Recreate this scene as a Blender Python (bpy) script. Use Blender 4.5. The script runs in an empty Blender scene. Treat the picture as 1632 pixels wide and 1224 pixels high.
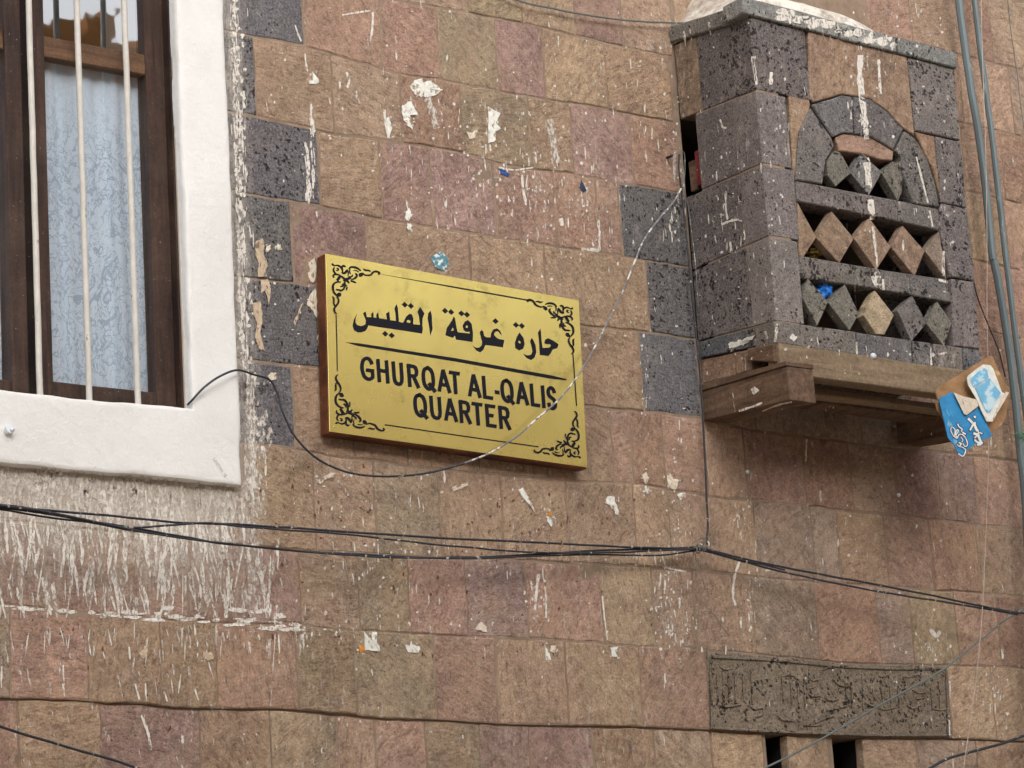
import bpy, bmesh, math, random
from mathutils import Vector, Matrix, noise
from mathutils.bvhtree import BVHTree
random.seed(7)
S = bpy.context.scene
COL = S.collection

# ------------------------------------------------------------------ camera, world, sun, exposure
RC = Matrix(((0.8004907797807822, -0.5960526963626483, -0.06273511492594641),
             (-0.09721868905873382, -0.23241944473011675, 0.9677446606461052),
             (-0.5914076749448357, -0.7685716523982398, -0.24399708429852776)))   # world -> camera
CAMP = Vector((-4.84954293, -6.30228755, -2.00077609))
FPX = 4800.0
cam = bpy.data.cameras.new('camera'); co = bpy.data.objects.new('camera', cam); COL.objects.link(co)
co.matrix_world = Matrix.Translation(CAMP) @ RC.transposed().to_4x4()
cam.sensor_width = 36.0; cam.lens = 36.0 * FPX / 1632.0; cam.clip_start = .05; cam.clip_end = 400
S.camera = co
W = bpy.data.worlds.new('World'); S.world = W; W.use_nodes = True
wn = W.node_tree; wn.nodes.clear()
sky = wn.nodes.new('ShaderNodeTexSky'); sky.sky_type = 'NISHITA'; sky.sun_disc = False
SUN_EL, SUN_AZ = math.radians(30), math.radians(196)
sky.sun_elevation = SUN_EL; sky.sun_rotation = SUN_AZ; sky.air_density = 1.0; sky.dust_density = 4.0; sky.ozone_density = 1.0
hs = wn.nodes.new('ShaderNodeHueSaturation'); hs.inputs['Saturation'].default_value = .28; hs.inputs['Value'].default_value = 1.0
bg = wn.nodes.new('ShaderNodeBackground'); bg.inputs['Strength'].default_value = .15
wo = wn.nodes.new('ShaderNodeOutputWorld')
wn.links.new(sky.outputs[0], hs.inputs['Color']); wn.links.new(hs.outputs[0], bg.inputs['Color']); wn.links.new(bg.outputs[0], wo.inputs[0])
sl = bpy.data.lights.new('sun', 'SUN'); sl.energy = .85; sl.angle = math.radians(100); sl.color = (1, .97, .93)
so = bpy.data.objects.new('sun', sl); COL.objects.link(so)
sd = Vector((math.sin(SUN_AZ) * math.cos(SUN_EL), math.cos(SUN_AZ) * math.cos(SUN_EL), math.sin(SUN_EL)))
so.rotation_euler = sd.to_track_quat('Z', 'Y').to_euler()
S.view_settings.view_transform = 'Standard'; S.view_settings.look = 'None'
S.view_settings.exposure = .52; S.view_settings.gamma = 1.0; S.view_settings.use_curve_mapping = False

def at(x, y, Y=0.0):
    """the point of the plane (world y = Y) seen at photograph pixel x, y"""
    d = RC.transposed() @ Vector(((x - 816) / FPX, -(y - 612) / FPX, -1))
    return CAMP + d * ((Y - CAMP.y) / d.y)
def pray(x, y):
    return (RC.transposed() @ Vector(((x - 816) / FPX, -(y - 612) / FPX, -1))).normalized()

# ------------------------------------------------------------------ materials
def s2l(c):
    c /= 255.0
    return c / 12.92 if c <= .04045 else ((c + .055) / 1.055) ** 2.4
def rgb(r, g, b, k=1.0): return (s2l(r) * k, s2l(g) * k, s2l(b) * k, 1.0)

class NT:
    def __init__(s, name):
        s.m = bpy.data.materials.new(name); s.m.use_nodes = True; s.t = s.m.node_tree; s.t.nodes.clear()
        s.out = s.t.nodes.new('ShaderNodeOutputMaterial'); s.b = s.t.nodes.new('ShaderNodeBsdfPrincipled')
        s.t.links.new(s.b.outputs[0], s.out.inputs[0]); s.b.inputs['Roughness'].default_value = .85
        s.b.inputs['Specular IOR Level'].default_value = .3
    def n(s, k, **kw):
        q = s.t.nodes.new('ShaderNode' + k)
        for a, v in kw.items(): setattr(q, a, v)
        return q
    def l(s, a, b): s.t.links.new(a, b)
    def pos(s, scale=(1, 1, 1), rot=(0, 0, 0)):
        g = s.n('NewGeometry'); m = s.n('Mapping'); m.inputs['Scale'].default_value = scale; m.inputs['Rotation'].default_value = rot
        s.l(g.outputs['Position'], m.inputs['Vector']); return m.outputs[0]
    def noise(s, sc, det=6, rough=.6, vec=None, dist=0):
        q = s.n('TexNoise'); q.inputs['Scale'].default_value = sc; q.inputs['Detail'].default_value = det
        q.inputs['Roughness'].default_value = rough; q.inputs['Distortion'].default_value = dist
        s.l(vec or s.pos(), q.inputs['Vector']); return q.outputs['Fac']
    def ramp(s, fac, a, b, ca=0.0, cb=1.0):
        q = s.n('MapRange'); q.inputs['From Min'].default_value = a; q.inputs['From Max'].default_value = b
        q.inputs['To Min'].default_value = ca; q.inputs['To Max'].default_value = cb; q.clamp = True
        s.l(fac, q.inputs['Value']); return q.outputs[0]
    def math(s, op, a, b=None):
        q = s.n('Math', operation=op)
        for i, v in enumerate((a, b)):
            if v is None: continue
            if isinstance(v, (int, float)): q.inputs[i].default_value = v
            else: s.l(v, q.inputs[i])
        return q.outputs[0]
    def mix(s, fac, a, b, mode='MIX'):
        q = s.n('MixRGB', blend_type=mode)
        for i, v in ((0, fac), (1, a), (2, b)):
            if isinstance(v, (int, float)): q.inputs[i].default_value = v
            elif isinstance(v, tuple): q.inputs[i].default_value = v
            else: s.l(v, q.inputs[i])
        return q.outputs[0]
    def grey(s, v):
        q = s.n('CombineColor')
        for i in range(3): s.l(v, q.inputs[i])
        return q.outputs[0]
    def objcol(s): return s.n('ObjectInfo').outputs['Color']
    def col(s, v):
        if isinstance(v, tuple): s.b.inputs['Base Color'].default_value = v
        else: s.l(v, s.b.inputs['Base Color'])
    def bump(s, h, strength=.5, dist=.005, prev=None):
        q = s.n('Bump'); q.inputs['Strength'].default_value = strength; q.inputs['Distance'].default_value = dist
        s.l(h, q.inputs['Height'])
        if prev is not None: s.l(prev, q.inputs['Normal'])
        s.l(q.outputs[0], s.b.inputs['Normal']); return q.outputs[0]

def below_window(t):
    """whitewash spilled on the stones below the plastered sill (a stain with its own place)"""
    g = t.n('NewGeometry'); sp = t.n('SeparateXYZ'); t.l(g.outputs['Position'], sp.inputs[0])
    mx = t.ramp(sp.outputs[0], -.80, -.94)
    wob = t.noise(5, 3)
    z = t.math('ADD', sp.outputs[2], t.math('MULTIPLY', t.math('SUBTRACT', wob, .5), .22))
    mz = t.ramp(z, -.72, -.36)
    return t.math('MULTIPLY', mx, mz)

def stone_material(name, basalt=False):
    t = NT(name); base = t.objcol()
    rnd = t.n('ObjectInfo').outputs['Random']
    vr = t.n('VectorRotate', rotation_type='Y_AXIS'); t.l(t.pos(), vr.inputs['Vector']); t.l(t.math('MULTIPLY', rnd, 6.28), vr.inputs['Angle'])
    def rv(scale):
        m = t.n('Mapping'); m.inputs['Scale'].default_value = scale; t.l(vr.outputs[0], m.inputs['Vector']); return m.outputs[0]
    v0 = t.ramp(t.noise(2.1, 5, .6), .3, .7, .80, 1.14)
    v1 = t.ramp(t.noise(9, 7, .74), .32, .68, .74, 1.24)
    v2 = t.ramp(t.noise(38, 9, .78), .32, .68, .66, 1.28)
    v3 = t.ramp(t.noise(190, 3, .7), .36, .64, .74 if not basalt else .62, 1.24 if not basalt else 1.35)
    vv = t.math('MULTIPLY', t.math('MULTIPLY', v0, v1), t.math('MULTIPLY', v2, v3))
    c = t.mix(1.0, base, t.grey(vv), 'MULTIPLY')
    if not basalt:
        for sc, lo, k, cc, vec in ((5.5, .45, .30, rgb(176, 134, 118, .98), t.pos()), (6.3, .45, .36, rgb(206, 176, 138, 1), t.pos((1, 1, 1.2), (.4, .7, .2))), (9, .48, .40, rgb(128, 112, 96, .98), t.pos((1.3, 1, .8), (.9, .1, .6)))):
            c = t.mix(t.ramp(t.noise(sc, 8, .72, vec), lo, lo + .26, 0, k), c, cc)
        tool = t.noise(1, 7, .75, rv((26, 26, 74)))
        c = t.mix(t.ramp(tool, .50, .64, 0, .55), c, rgb(92, 68, 60, .95))
        c = t.mix(t.ramp(t.noise(1, 7, .75, rv((60, 60, 34))), .52, .66, 0, .5), c, rgb(208, 182, 160))
        f = t.ramp(t.noise(120, 4, .7, t.pos((1, 1, .7))), .60, .70, 0, .7)
        c = t.mix(f, c, rgb(58, 42, 38))
    else:
        v = t.n('TexVoronoi'); v.inputs['Scale'].default_value = 84; v.inputs['Randomness'].default_value = 1
        wv = t.n('TexNoise'); wv.inputs['Scale'].default_value = 70; wv.inputs['Detail'].default_value = 3; t.l(t.pos(), wv.inputs['Vector'])
        vm = t.n('VectorMath', operation='MULTIPLY_ADD'); t.l(wv.outputs['Color'], vm.inputs[0]); vm.inputs[1].default_value = (.016, .016, .016); t.l(rv((1, 1, .7)), vm.inputs[2]); t.l(vm.outputs[0], v.inputs['Vector'])
        dens = t.math('MULTIPLY', t.ramp(t.noise(9, 4), .34, .62, .25, 1), t.ramp(rnd, 0, 1, .55, 1.1))
        sz = t.math('MULTIPLY', t.ramp(t.noise(40, 5, .75), .38, .62, .0, .74), dens)
        pit = t.ramp(t.math('SUBTRACT', sz, v.outputs['Distance']), -.04, .05)
        v4 = t.n('TexVoronoi'); v4.inputs['Scale'].default_value = 210; t.l(t.pos(), v4.inputs['Vector'])
        pit2 = t.ramp(t.math('SUBTRACT', t.math('MULTIPLY', t.ramp(t.noise(30, 3), .4, .6, .0, .42), dens), v4.outputs['Distance']), -.05, .05)
        pits = t.math('MAXIMUM', pit, pit2)
        c = t.mix(t.ramp(t.noise(150, 5, .8), .50, .64, 0, .55), c, rgb(176, 170, 166, .8))
        c = t.mix(t.ramp(t.noise(4.2, 7, .72), .50, .72, 0, .32), c, rgb(132, 118, 106, .8))
        c = t.mix(t.math('MULTIPLY', pits, .88), c, rgb(26, 23, 26))
    # thin whitewash film and drips
    st1 = t.ramp(t.noise(1, 8, .72, t.pos((44, 44, 3.2)), .5), .40, .62)
    st2 = t.ramp(t.noise(1, 8, .75, t.pos((95, 95, 9)), .3), .44, .58)
    film = t.ramp(t.noise(22, 8, .78), .38, .60)
    bw = below_window(t)
    wash = t.math('MULTIPLY', t.math('POWER', bw, .62), t.math('ADD', t.math('MULTIPLY', st1, .40), t.math('ADD', t.math('MULTIPLY', t.math('ADD', t.math('MULTIPLY', st2, film), t.math('MULTIPLY', st2, .5)), .45), t.math('MULTIPLY', t.math('POWER', bw, 2.2), 1.0))))
    c = t.mix(t.math('MINIMUM', wash, .92), c, t.mix(film, rgb(186, 174, 160), rgb(226, 220, 209)))
    scf = t.math('MULTIPLY', t.ramp(t.noise(1, 8, .8, t.pos((46, 46, 15))), .54, .66), t.ramp(t.noise(3.1, 5, .6, t.pos((1, 1, .6), (.3, .8, .1))), .50, .66))
    c = t.mix(t.math('MULTIPLY', scf, .62), c, rgb(214, 204, 194))
    dust = t.ramp(t.noise(1, 9, .78, t.pos((17, 17, 11))), .56, .72, 0, .34)
    c = t.mix(dust, c, rgb(206, 192, 180, .9))
    spk = t.ramp(t.noise(210, 2, .5, t.pos((1, 1, .5))), .76, .80, 0, .75)
    spm = t.ramp(t.noise(3.7, 4), .45, .65, 0, 1)
    c = t.mix(t.math('MULTIPLY', spk, spm), c, rgb(225, 218, 208))
    t.col(c)
    t.b.inputs['Roughness'].default_value = .93
    h = t.math('ADD', t.noise(48, 9, .7), t.math('MULTIPLY', t.noise(15, 4), 1.2))
    if basalt:
        h = t.math('SUBTRACT', t.math('ADD', h, t.math('MULTIPLY', v3, .25)), t.math('MULTIPLY', pits, .8)); t.bump(h, .7, .007)
    else:
        h = t.math('ADD', h, t.math('ADD', t.math('MULTIPLY', tool, -1.3), t.math('MULTIPLY', t.noise(130, 5, .75), .5))); t.bump(h, .9, .008)
    return t.m

def simple(name, c, rough=.8, var=.15, sc=20, bump=.0, metal=0, speck=None, spec=.3, dist=.002, scale=(1, 1, 1)):
    t = NT(name)
    v = t.ramp(t.noise(sc, 6, .65, t.pos(scale)), .3, .7, 1 - var, 1 + var)
    cc = t.mix(1.0, c, t.grey(v), 'MULTIPLY')
    if speck:
        cc = t.mix(t.ramp(t.noise(speck[1], 4, .6, t.pos(speck[2] if len(speck) > 2 else (1, 1, 1))), speck[3] if len(speck) > 3 else .6, (speck[3] if len(speck) > 3 else .6) + .06), cc, speck[0])
    t.col(cc); t.b.inputs['Roughness'].default_value = rough; t.b.inputs['Metallic'].default_value = metal
    t.b.inputs['Specular IOR Level'].default_value = spec
    if bump: t.bump(t.noise(sc * 2, 8, .7, t.pos(scale)), bump, dist)
    return t.m

M = {}
M['tuff'] = stone_material('tuff stone'); M['basalt'] = stone_material('basalt stone', True)
def mortar():
    t = NT('lime mortar')
    c = t.mix(1.0, rgb(150, 130, 112, .95), t.grey(t.ramp(t.noise(30, 8, .7), .3, .7, .72, 1.2)), 'MULTIPLY')
    c = t.mix(t.ramp(t.noise(6, 4), .45, .7, 0, .5), c, rgb(112, 98, 84, .85))
    c = t.mix(t.ramp(t.noise(9, 4, .6, t.pos((1, 1, 1), (.5, .2, .4))), .6, .72, 0, .5), c, rgb(185, 165, 140, .9))
    c = t.mix(t.math('MULTIPLY', below_window(t), .75), c, rgb(205, 198, 186, .95))
    t.col(c); t.b.inputs['Roughness'].default_value = .95; t.bump(t.noise(70, 8, .7), .5, .004); return t.m
M['mortar'] = mortar()
def plaster():
    t = NT('white plaster')
    c = t.mix(t.ramp(t.noise(3, 4), .45, .8, 0, .5), (.80, .795, .78, 1), (.66, .64, .61, 1))
    c = t.mix(t.ramp(t.noise(1, 5, .65, t.pos((14, 14, 4))), .62, .80, 0, .35), c, (.60, .56, .52, 1))
    c = t.mix(t.ramp(t.noise(90, 3), .73, .78, 0, .35), c, (.42, .38, .34, 1))
    t.col(c); t.b.inputs['Roughness'].default_value = .9
    t.bump(t.math('ADD', t.noise(9, 4), t.math('MULTIPLY', t.noise(50, 7, .75), .4)), .8, .009); return t.m
M['plaster'] = plaster()
def mound_mat():
    t = NT('dirty whitewashed mortar')
    c = t.mix(t.ramp(t.noise(9, 7, .7), .42, .62, 0, .85), rgb(226, 220, 210), rgb(160, 142, 124))
    c = t.mix(t.ramp(t.noise(30, 6, .7), .52, .66, 0, .6), c, rgb(118, 98, 84))
    t.col(c); t.b.inputs['Roughness'].default_value = .95; t.bump(t.noise(24, 8, .7), .8, .012); return t.m
M['mound'] = mound_mat()
def wood(name, a, b, grain=(38, 38, 3.0), rough=.65, worn=.3):
    t = NT(name)
    g = t.noise(1, 7, .65, t.pos(grain), .8)
    c = t.mix(t.ramp(g, .35, .68), a, b)
    c = t.mix(t.ramp(t.noise(5, 5), .5, .8, 0, worn), c, rgb(120, 100, 84, .8))
    fine = t.noise(75, 9, .8)
    c = t.mix(1.0, c, t.grey(t.ramp(fine, .34, .66, .68, 1.28)), 'MULTIPLY')
    c = t.mix(t.ramp(t.noise(14, 7, .75), .54, .68, 0, worn), c, rgb(60, 48, 42))
    c = t.mix(t.ramp(t.noise(150, 2), .73, .77, 0, .8), c, rgb(200, 195, 188))
    t.col(c); t.b.inputs['Roughness'].default_value = rough; t.bump(t.math('ADD', g, fine), .8, .004); return t.m
M['wood'] = wood('dark brown wood', rgb(38, 27, 24), rgb(76, 54, 44), worn=.4)
M['wood_dark'] = wood('shaded rebate wood', rgb(22, 15, 15), rgb(40, 26, 22))  # near-black tone puts the shade of the frame gaps into the wood
M['wood_light'] = wood('worn light wood', rgb(72, 50, 36), rgb(118, 88, 62), (3, 38, 38), .6, .5)
M['wood_old'] = wood('old weathered timber', rgb(78, 58, 46), rgb(124, 100, 80), (30, 3, 30), .9, .7)
M['wood_board'] = wood('sandy timber board', rgb(122, 105, 84), rgb(150, 131, 108), (3, 30, 34), .9, .3)
M['wood_red'] = wood('red stained wood', rgb(70, 32, 18), rgb(122, 72, 42), (9, 9, 9), .5, .15)
M['wood_redpaint'] = wood('dark red painted wood', rgb(104, 26, 30), rgb(128, 50, 46))
M['bar'] = simple('off white bar paint', rgb(200, 196, 188), .55, .12, 30, .2, speck=(rgb(140, 120, 100), 60, (1, 1, .4), .66))
def glass(name, refl):
    t = NT(name); t.t.nodes.remove(t.b)
    tr = t.n('BsdfTransparent'); tr.inputs[0].default_value = (.93, .96, .98, 1)
    gl = t.n('BsdfGlossy'); gl.inputs['Roughness'].default_value = .015; gl.inputs['Color'].default_value = (.95, .97, 1, 1)
    ge = t.n('NewGeometry'); dt = t.n('VectorMath', operation='DOT_PRODUCT'); t.l(ge.outputs['Incoming'], dt.inputs[0]); t.l(ge.outputs['Normal'], dt.inputs[1])
    sch = t.math('POWER', t.math('SUBTRACT', 1.0, t.math('ABSOLUTE', dt.outputs['Value'])), 5.0)
    fac = t.math('ADD', refl, t.math('MULTIPLY', sch, 1 - refl))
    bp = t.n('Bump'); bp.inputs['Strength'].default_value = .05; bp.inputs['Distance'].default_value = .01
    t.l(t.noise(5, 2), bp.inputs['Height']); t.l(bp.outputs[0], gl.inputs['Normal'])
    mx = t.n('MixShader'); t.l(fac, mx.inputs[0]); t.l(tr.outputs[0], mx.inputs[1]); t.l(gl.outputs[0], mx.inputs[2])
    t.l(mx.outputs[0], t.out.inputs[0]); return t.m
M['glass'] = glass('window glass', .13); M['glass_top'] = glass('upper window glass', .34)
def lace():
    t = NT('white lace curtain')
    c = rgb(206, 216, 226)
    x = t.noise(1, 3, .5, t.pos((13, 13, 9)), 3.0)
    l1 = t.math('LESS_THAN', t.math('ABSOLUTE', t.math('SUBTRACT', x, .5)), .02)
    x2 = t.noise(1, 3, .5, t.pos((33, 33, 24), (.2, .5, .3)), 2.0)
    l2 = t.math('LESS_THAN', t.math('ABSOLUTE', t.math('SUBTRACT', x2, .46)), .02)
    ln = t.math('MAXIMUM', l1, l2)
    g = t.n('NewGeometry'); sp = t.n('SeparateXYZ'); t.l(g.outputs['Position'], sp.inputs[0])
    ln = t.math('MULTIPLY', ln, t.ramp(sp.outputs[2], .72, .5, .0, .6))
    c = t.mix(ln, c, rgb(120, 140, 160))
    c = t.mix(t.ramp(t.noise(300, 2), .45, .6, 0, .14), c, rgb(130, 150, 172))
    c = t.mix(t.ramp(t.noise(4, 3), .5, .75, 0, .25), c, rgb(165, 185, 205))
    t.col(c); t.b.inputs['Roughness'].default_value = .95; return t.m
M['lace'] = lace()
def brass():
    t = NT('brushed brass')
    n1 = t.noise(2.2, 4, .6); n2 = t.noise(1, 3, .5, t.pos((9, 9, 420)))
    c = t.mix(t.ramp(n1, .3, .7), rgb(248, 230, 138), rgb(230, 208, 122))
    c = t.mix(t.ramp(t.noise(9, 5), .55, .75, 0, .35), c, rgb(196, 164, 100))
    c = t.mix(t.ramp(t.noise(13, 7, .75), .56, .68, 0, .38), c, rgb(120, 104, 60))
    c = t.mix(t.ramp(t.noise(70, 3), .74, .78, 0, .5), c, rgb(236, 226, 190))
    t.col(c); t.b.inputs['Metallic'].default_value = .86
    t.l(t.ramp(n1, .3, .7, .22, .32), t.b.inputs['Roughness']); t.b.inputs['Specular IOR Level'].default_value = .5
    t.bump(t.noise(3, 2), .14, .012); return t.m
M['brass'] = brass()
M['ink'] = simple('blue black enamel', rgb(12, 13, 26), .55, .3, 60, spec=.25, speck=(rgb(44, 48, 66), 130, (1, 1, 1), .72))
M['cable'] = simple('black cable', rgb(38, 40, 48), .5, .3, 50, .2, speck=(rgb(190, 188, 180), 55, (1, 1, 1), .62), spec=.5)
M['cable_pale'] = simple('paint spattered cable', rgb(118, 118, 120), .6, .3, 40, .2, speck=(rgb(214, 212, 206), 42, (1, 1, 1), .53))
M['cable_grey'] = simple('grey green cable', rgb(104, 110, 108), .55, .2, 50, .2, speck=(rgb(190, 190, 184), 40, (1, 1, 1), .68))
M['thread'] = simple('pale string', rgb(188, 172, 160), .9, .2, 60)
M['twine'] = simple('grey twine', rgb(128, 116, 100), .95, .35, 60, .4)
M['pipe'] = simple('grey green conduit', rgb(98, 112, 116), .42, .14, 8, .15, speck=(rgb(150, 160, 158), 26, (1, 1, .3), .62), spec=.5, scale=(1, 1, .4))
M['tie'] = simple('green plastic tie', rgb(70, 140, 90), .5, .2)
M['paint'] = None
def paint(name, c, thr, hole=26):
    t = NT(name); t.col(t.mix(t.ramp(t.noise(60, 4), .4, .7, 0, .5), c, tuple(x * .72 for x in c[:3]) + (1,)))
    t.b.inputs['Roughness'].default_value = .9
    tr = t.n('BsdfTransparent'); mx = t.n('MixShader')
    a = t.ramp(t.noise(1, 6, .75, t.pos((hole * 5, hole * 5, hole * 2.4))), thr, thr + .12, 0, .92)
    t.l(a, mx.inputs[0]); t.l(tr.outputs[0], mx.inputs[1]); t.l(t.b.outputs[0], mx.inputs[2]); t.l(mx.outputs[0], t.out.inputs[0]); return t.m
M['paint'] = paint('splashed whitewash', rgb(230, 224, 214), .37)
M['paint_thin'] = paint('thin worn whitewash', rgb(212, 204, 193), .44)
M['rust'] = paint('rust brown residue', rgb(112, 66, 44), .44)
M['paper'] = simple('cream paper', rgb(214, 202, 184), .95, .22, 50, .4, speck=(rgb(150, 128, 108), 70, (1, 1, .7), .58))
M['paper_white'] = simple('white paper', rgb(222, 222, 214), .9, .2, 60, .4, speck=(rgb(166, 148, 130), 80, (1, 1, .7), .57))
M['paper_tan'] = simple('tan peeled paper', rgb(190, 170, 146), .95, .25, 60, .4, speck=(rgb(120, 104, 92), 90, (1, 1, .6), .58))
M['paper_teal'] = simple('teal paper', rgb(96, 140, 152), .8, .35, 90, .3, speck=(rgb(214, 224, 222), 70, (1, 1, 1), .54))
M['paper_dark'] = simple('dark blue paper', rgb(48, 62, 86), .8, .3, 60)
M['paper_blue'] = simple('blue paper', rgb(52, 88, 150), .8, .3, 60)
M['paper_orange'] = simple('orange paper', rgb(206, 140, 60), .8, .2, 60)
M['cardboard'] = simple('brown cardboard', rgb(156, 122, 88), .9, .3, 22, .4, speck=(rgb(206, 160, 112), 14, (1, 1, 1), .6))
M['blue'] = simple('printed blue card', rgb(48, 134, 188), .5, .25, 26, .2, spec=.4, speck=(rgb(120, 176, 206), 34, (1, 1, .6), .62))
M['blue_pale'] = simple('pale blue card', rgb(120, 186, 222), .6, .2, 22, .2, speck=(rgb(196, 220, 230), 22, (1, 1, 1), .5))
M['white'] = simple('white print', rgb(222, 224, 218), .7, .15, 40, .2, speck=(rgb(180, 172, 160), 60, (1, 1, 1), .62))
M['navy'] = simple('navy print', rgb(30, 52, 104), .6, .1, 40)
M['plastic'] = simple('blue plastic bag', rgb(44, 132, 232), .35, .2, 40, .3, spec=.6)
M['moss'] = simple('dry straw', rgb(104, 88, 40), .95, .4, 60, .5)
M['iron'] = simple('rusty iron', rgb(62, 56, 56), .6, .3, 60, .3, metal=.4)
M['screwcap'] = simple('white ceramic cap', rgb(214, 220, 226), .3, .1, 30, spec=.6)
M['dark'] = simple('dark room wall and slot shade', rgb(24, 20, 20), .95, .1)  # near-black; on the slot sides it paints in shade
M['house'] = simple('brown house wall', rgb(196, 142, 88), .95, .3, 3, .2)
M['house_b'] = simple('ochre house wall', rgb(160, 112, 74), .95, .3, 3, .2)
M['street'] = simple('street dust', rgb(186, 172, 154), .95, .15, 4, .2)

# ------------------------------------------------------------------ object helpers
WL = {}          # world position of every object made
BV, BF = [], []  # everything paint can stick to
def thing(name, label, cat, loc=(0, 0, 0), group=None, kind=None):
    o = bpy.data.objects.new(name, None); COL.objects.link(o); o.location = loc; o['label'] = label; o['category'] = cat
    o.empty_display_size = .1
    if group: o['group'] = group
    if kind: o['kind'] = kind
    WL[o] = Vector(loc); return o
def mk(name, verts, faces, mat, parent=None, color=None, smooth=True, cast=False, mesh=None):
    vs = [Vector(v) for v in verts]
    lo = Vector((min(v.x for v in vs), min(v.y for v in vs), min(v.z for v in vs)))
    hi = Vector((max(v.x for v in vs), max(v.y for v in vs), max(v.z for v in vs)))
    c = (lo + hi) / 2
    me = bpy.data.meshes.new(name); me.from_pydata([v - c for v in vs], [], faces); me.update()
    if smooth:
        for p in me.polygons: p.use_smooth = True
        me.set_sharp_from_angle(angle=math.radians(32))
    if isinstance(mat, list):
        for m in mat: me.materials.append(m)
    else: me.materials.append(mat)
    o = bpy.data.objects.new(name, me); COL.objects.link(o); WL[o] = c
    if parent is not None: o.parent = parent; o.location = c - WL[parent]
    else: o.location = c
    if color: o.color = color
    if cast:
        k = len(BV); BV.extend(vs); BF.extend([tuple(i + k for i in f) for f in faces])
    return o
def tag(o, label, cat, group=None, kind=None):
    o['label'] = label; o['category'] = cat
    if group: o['group'] = group
    if kind: o['kind'] = kind
    return o
def fbm(v, f, seed=0):
    return noise.noise(Vector((v[0] * f + seed * 7.3, v[1] * f + seed * 3.1, v[2] * f - seed * 5.7)))
def rough(v, a, seed): return a * (.7 * fbm(v, 10, seed) + .8 * fbm(v, 31, seed + 2) + .4 * fbm(v, 55, seed + 4))

def recalc(verts, faces):
    bm = bmesh.new(); bv = [bm.verts.new(v) for v in verts]
    for f in faces:
        try: bm.faces.new([bv[i] for i in f])
        except ValueError: pass
    bmesh.ops.recalc_face_normals(bm, faces=bm.faces)
    bm.verts.index_update()
    out = ([v.co.copy() for v in bm.verts], [tuple(v.index for v in f.verts) for f in bm.faces]); bm.free(); return out

def wall_stone(Xa, Xb, zt, zb, y0, seed, gap=.002, amp=.0030, depth=.03, cell=.021):
    """rough dressed block; zt / zb are functions of X. returns verts, faces"""
    rnd = random.Random(seed)
    Xa += gap; Xb -= gap
    nu = max(3, int((Xb - Xa) / cell)); h = zt((Xa + Xb) / 2) - zb((Xa + Xb) / 2); nv = max(3, int(h / cell))
    e = .003
    us = [0, min(.3, e / (Xb - Xa))] + [i / nu for i in range(1, nu)] + [1 - min(.3, e / (Xb - Xa)), 1]
    vs_ = [0, min(.3, e / h)] + [i / nv for i in range(1, nv)] + [1 - min(.3, e / h), 1]
    tx, tz, off = rnd.uniform(-.006, .006), rnd.uniform(-.007, .007), rnd.uniform(-.0013, .0013)
    V = []; F = []
    for j, v in enumerate(vs_):
        for i, u in enumerate(us):
            x = Xa + (Xb - Xa) * u; t, b = zt(x) - gap, zb(x) + gap; z = b + (t - b) * v
            edge = i in (0, len(us) - 1) or j in (0, len(vs_) - 1)
            x2 = x + .0030 * fbm((x, 0, z), 24, 3) + .0016 * fbm((x, 0, z), 70, 3); z2 = z + .0030 * fbm((x, 3, z), 24, 5) + .0016 * fbm((x, 3, z), 70, 5)
            y = y0 + off + tx * (x - (Xa + Xb) / 2) + tz * (z - (t + b) / 2) + rough((x, seed * .37, z), amp, seed % 17)
            if edge: y += .0022
            V.append(Vector((x2, y, z2)))
    nU, nV = len(us), len(vs_)
    for j in range(nV - 1):
        for i in range(nU - 1):
            a = j * nU + i; F.append((a, a + 1, a + nU + 1, a + nU))
    ring = [i for i in range(nU)] + [j * nU + nU - 1 for j in range(1, nV)] + [(nV - 1) * nU + i for i in range(nU - 2, -1, -1)] + [j * nU for j in range(nV - 2, 0, -1)]
    k = len(V)
    for r in ring: V.append(V[r] + Vector((0, depth, 0)))
    n = len(ring)
    for i in range(n):
        F.append((ring[(i + 1) % n], ring[i], k + i, k + (i + 1) % n))
    return V, F

def hexa(c, n=4, amp=.0016, bev=.005, seed=1, name='stone_block', mat=None, parent=None, color=None, cast=True):
    """block from 8 corners (bottom 4 then top 4, same winding), with worn edges"""
    bm = bmesh.new(); vv = [bm.verts.new(Vector(p)) for p in c]
    for f in ((0, 1, 2, 3), (7, 6, 5, 4), (0, 4, 5, 1), (1, 5, 6, 2), (2, 6, 7, 3), (3, 7, 4, 0)): bm.faces.new([vv[i] for i in f])
    bmesh.ops.recalc_face_normals(bm, faces=bm.faces)
    if bev: bmesh.ops.bevel(bm, geom=bm.edges[:], offset=bev, segments=1, affect='EDGES')
    if n:
        long = [e for e in bm.edges if e.calc_length() > bev * 3]
        bmesh.ops.subdivide_edges(bm, edges=long, cuts=n, use_grid_fill=True)
    for v in bm.verts:
        p = v.co.copy(); v.co += v.normal * (amp * (fbm(p, 14, seed) + .5 * fbm(p, 40, seed))) + Vector((fbm(p, 9, seed + 1), fbm(p, 9, seed + 2), fbm(p, 9, seed + 3))) * amp * .8
    bm.verts.index_update()
    V = [v.co.copy() for v in bm.verts]; F = [tuple(v.index for v in f.verts) for f in bm.faces]; bm.free()
    return mk(name, V, F, mat, parent, color, cast=cast, smooth=True)

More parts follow.
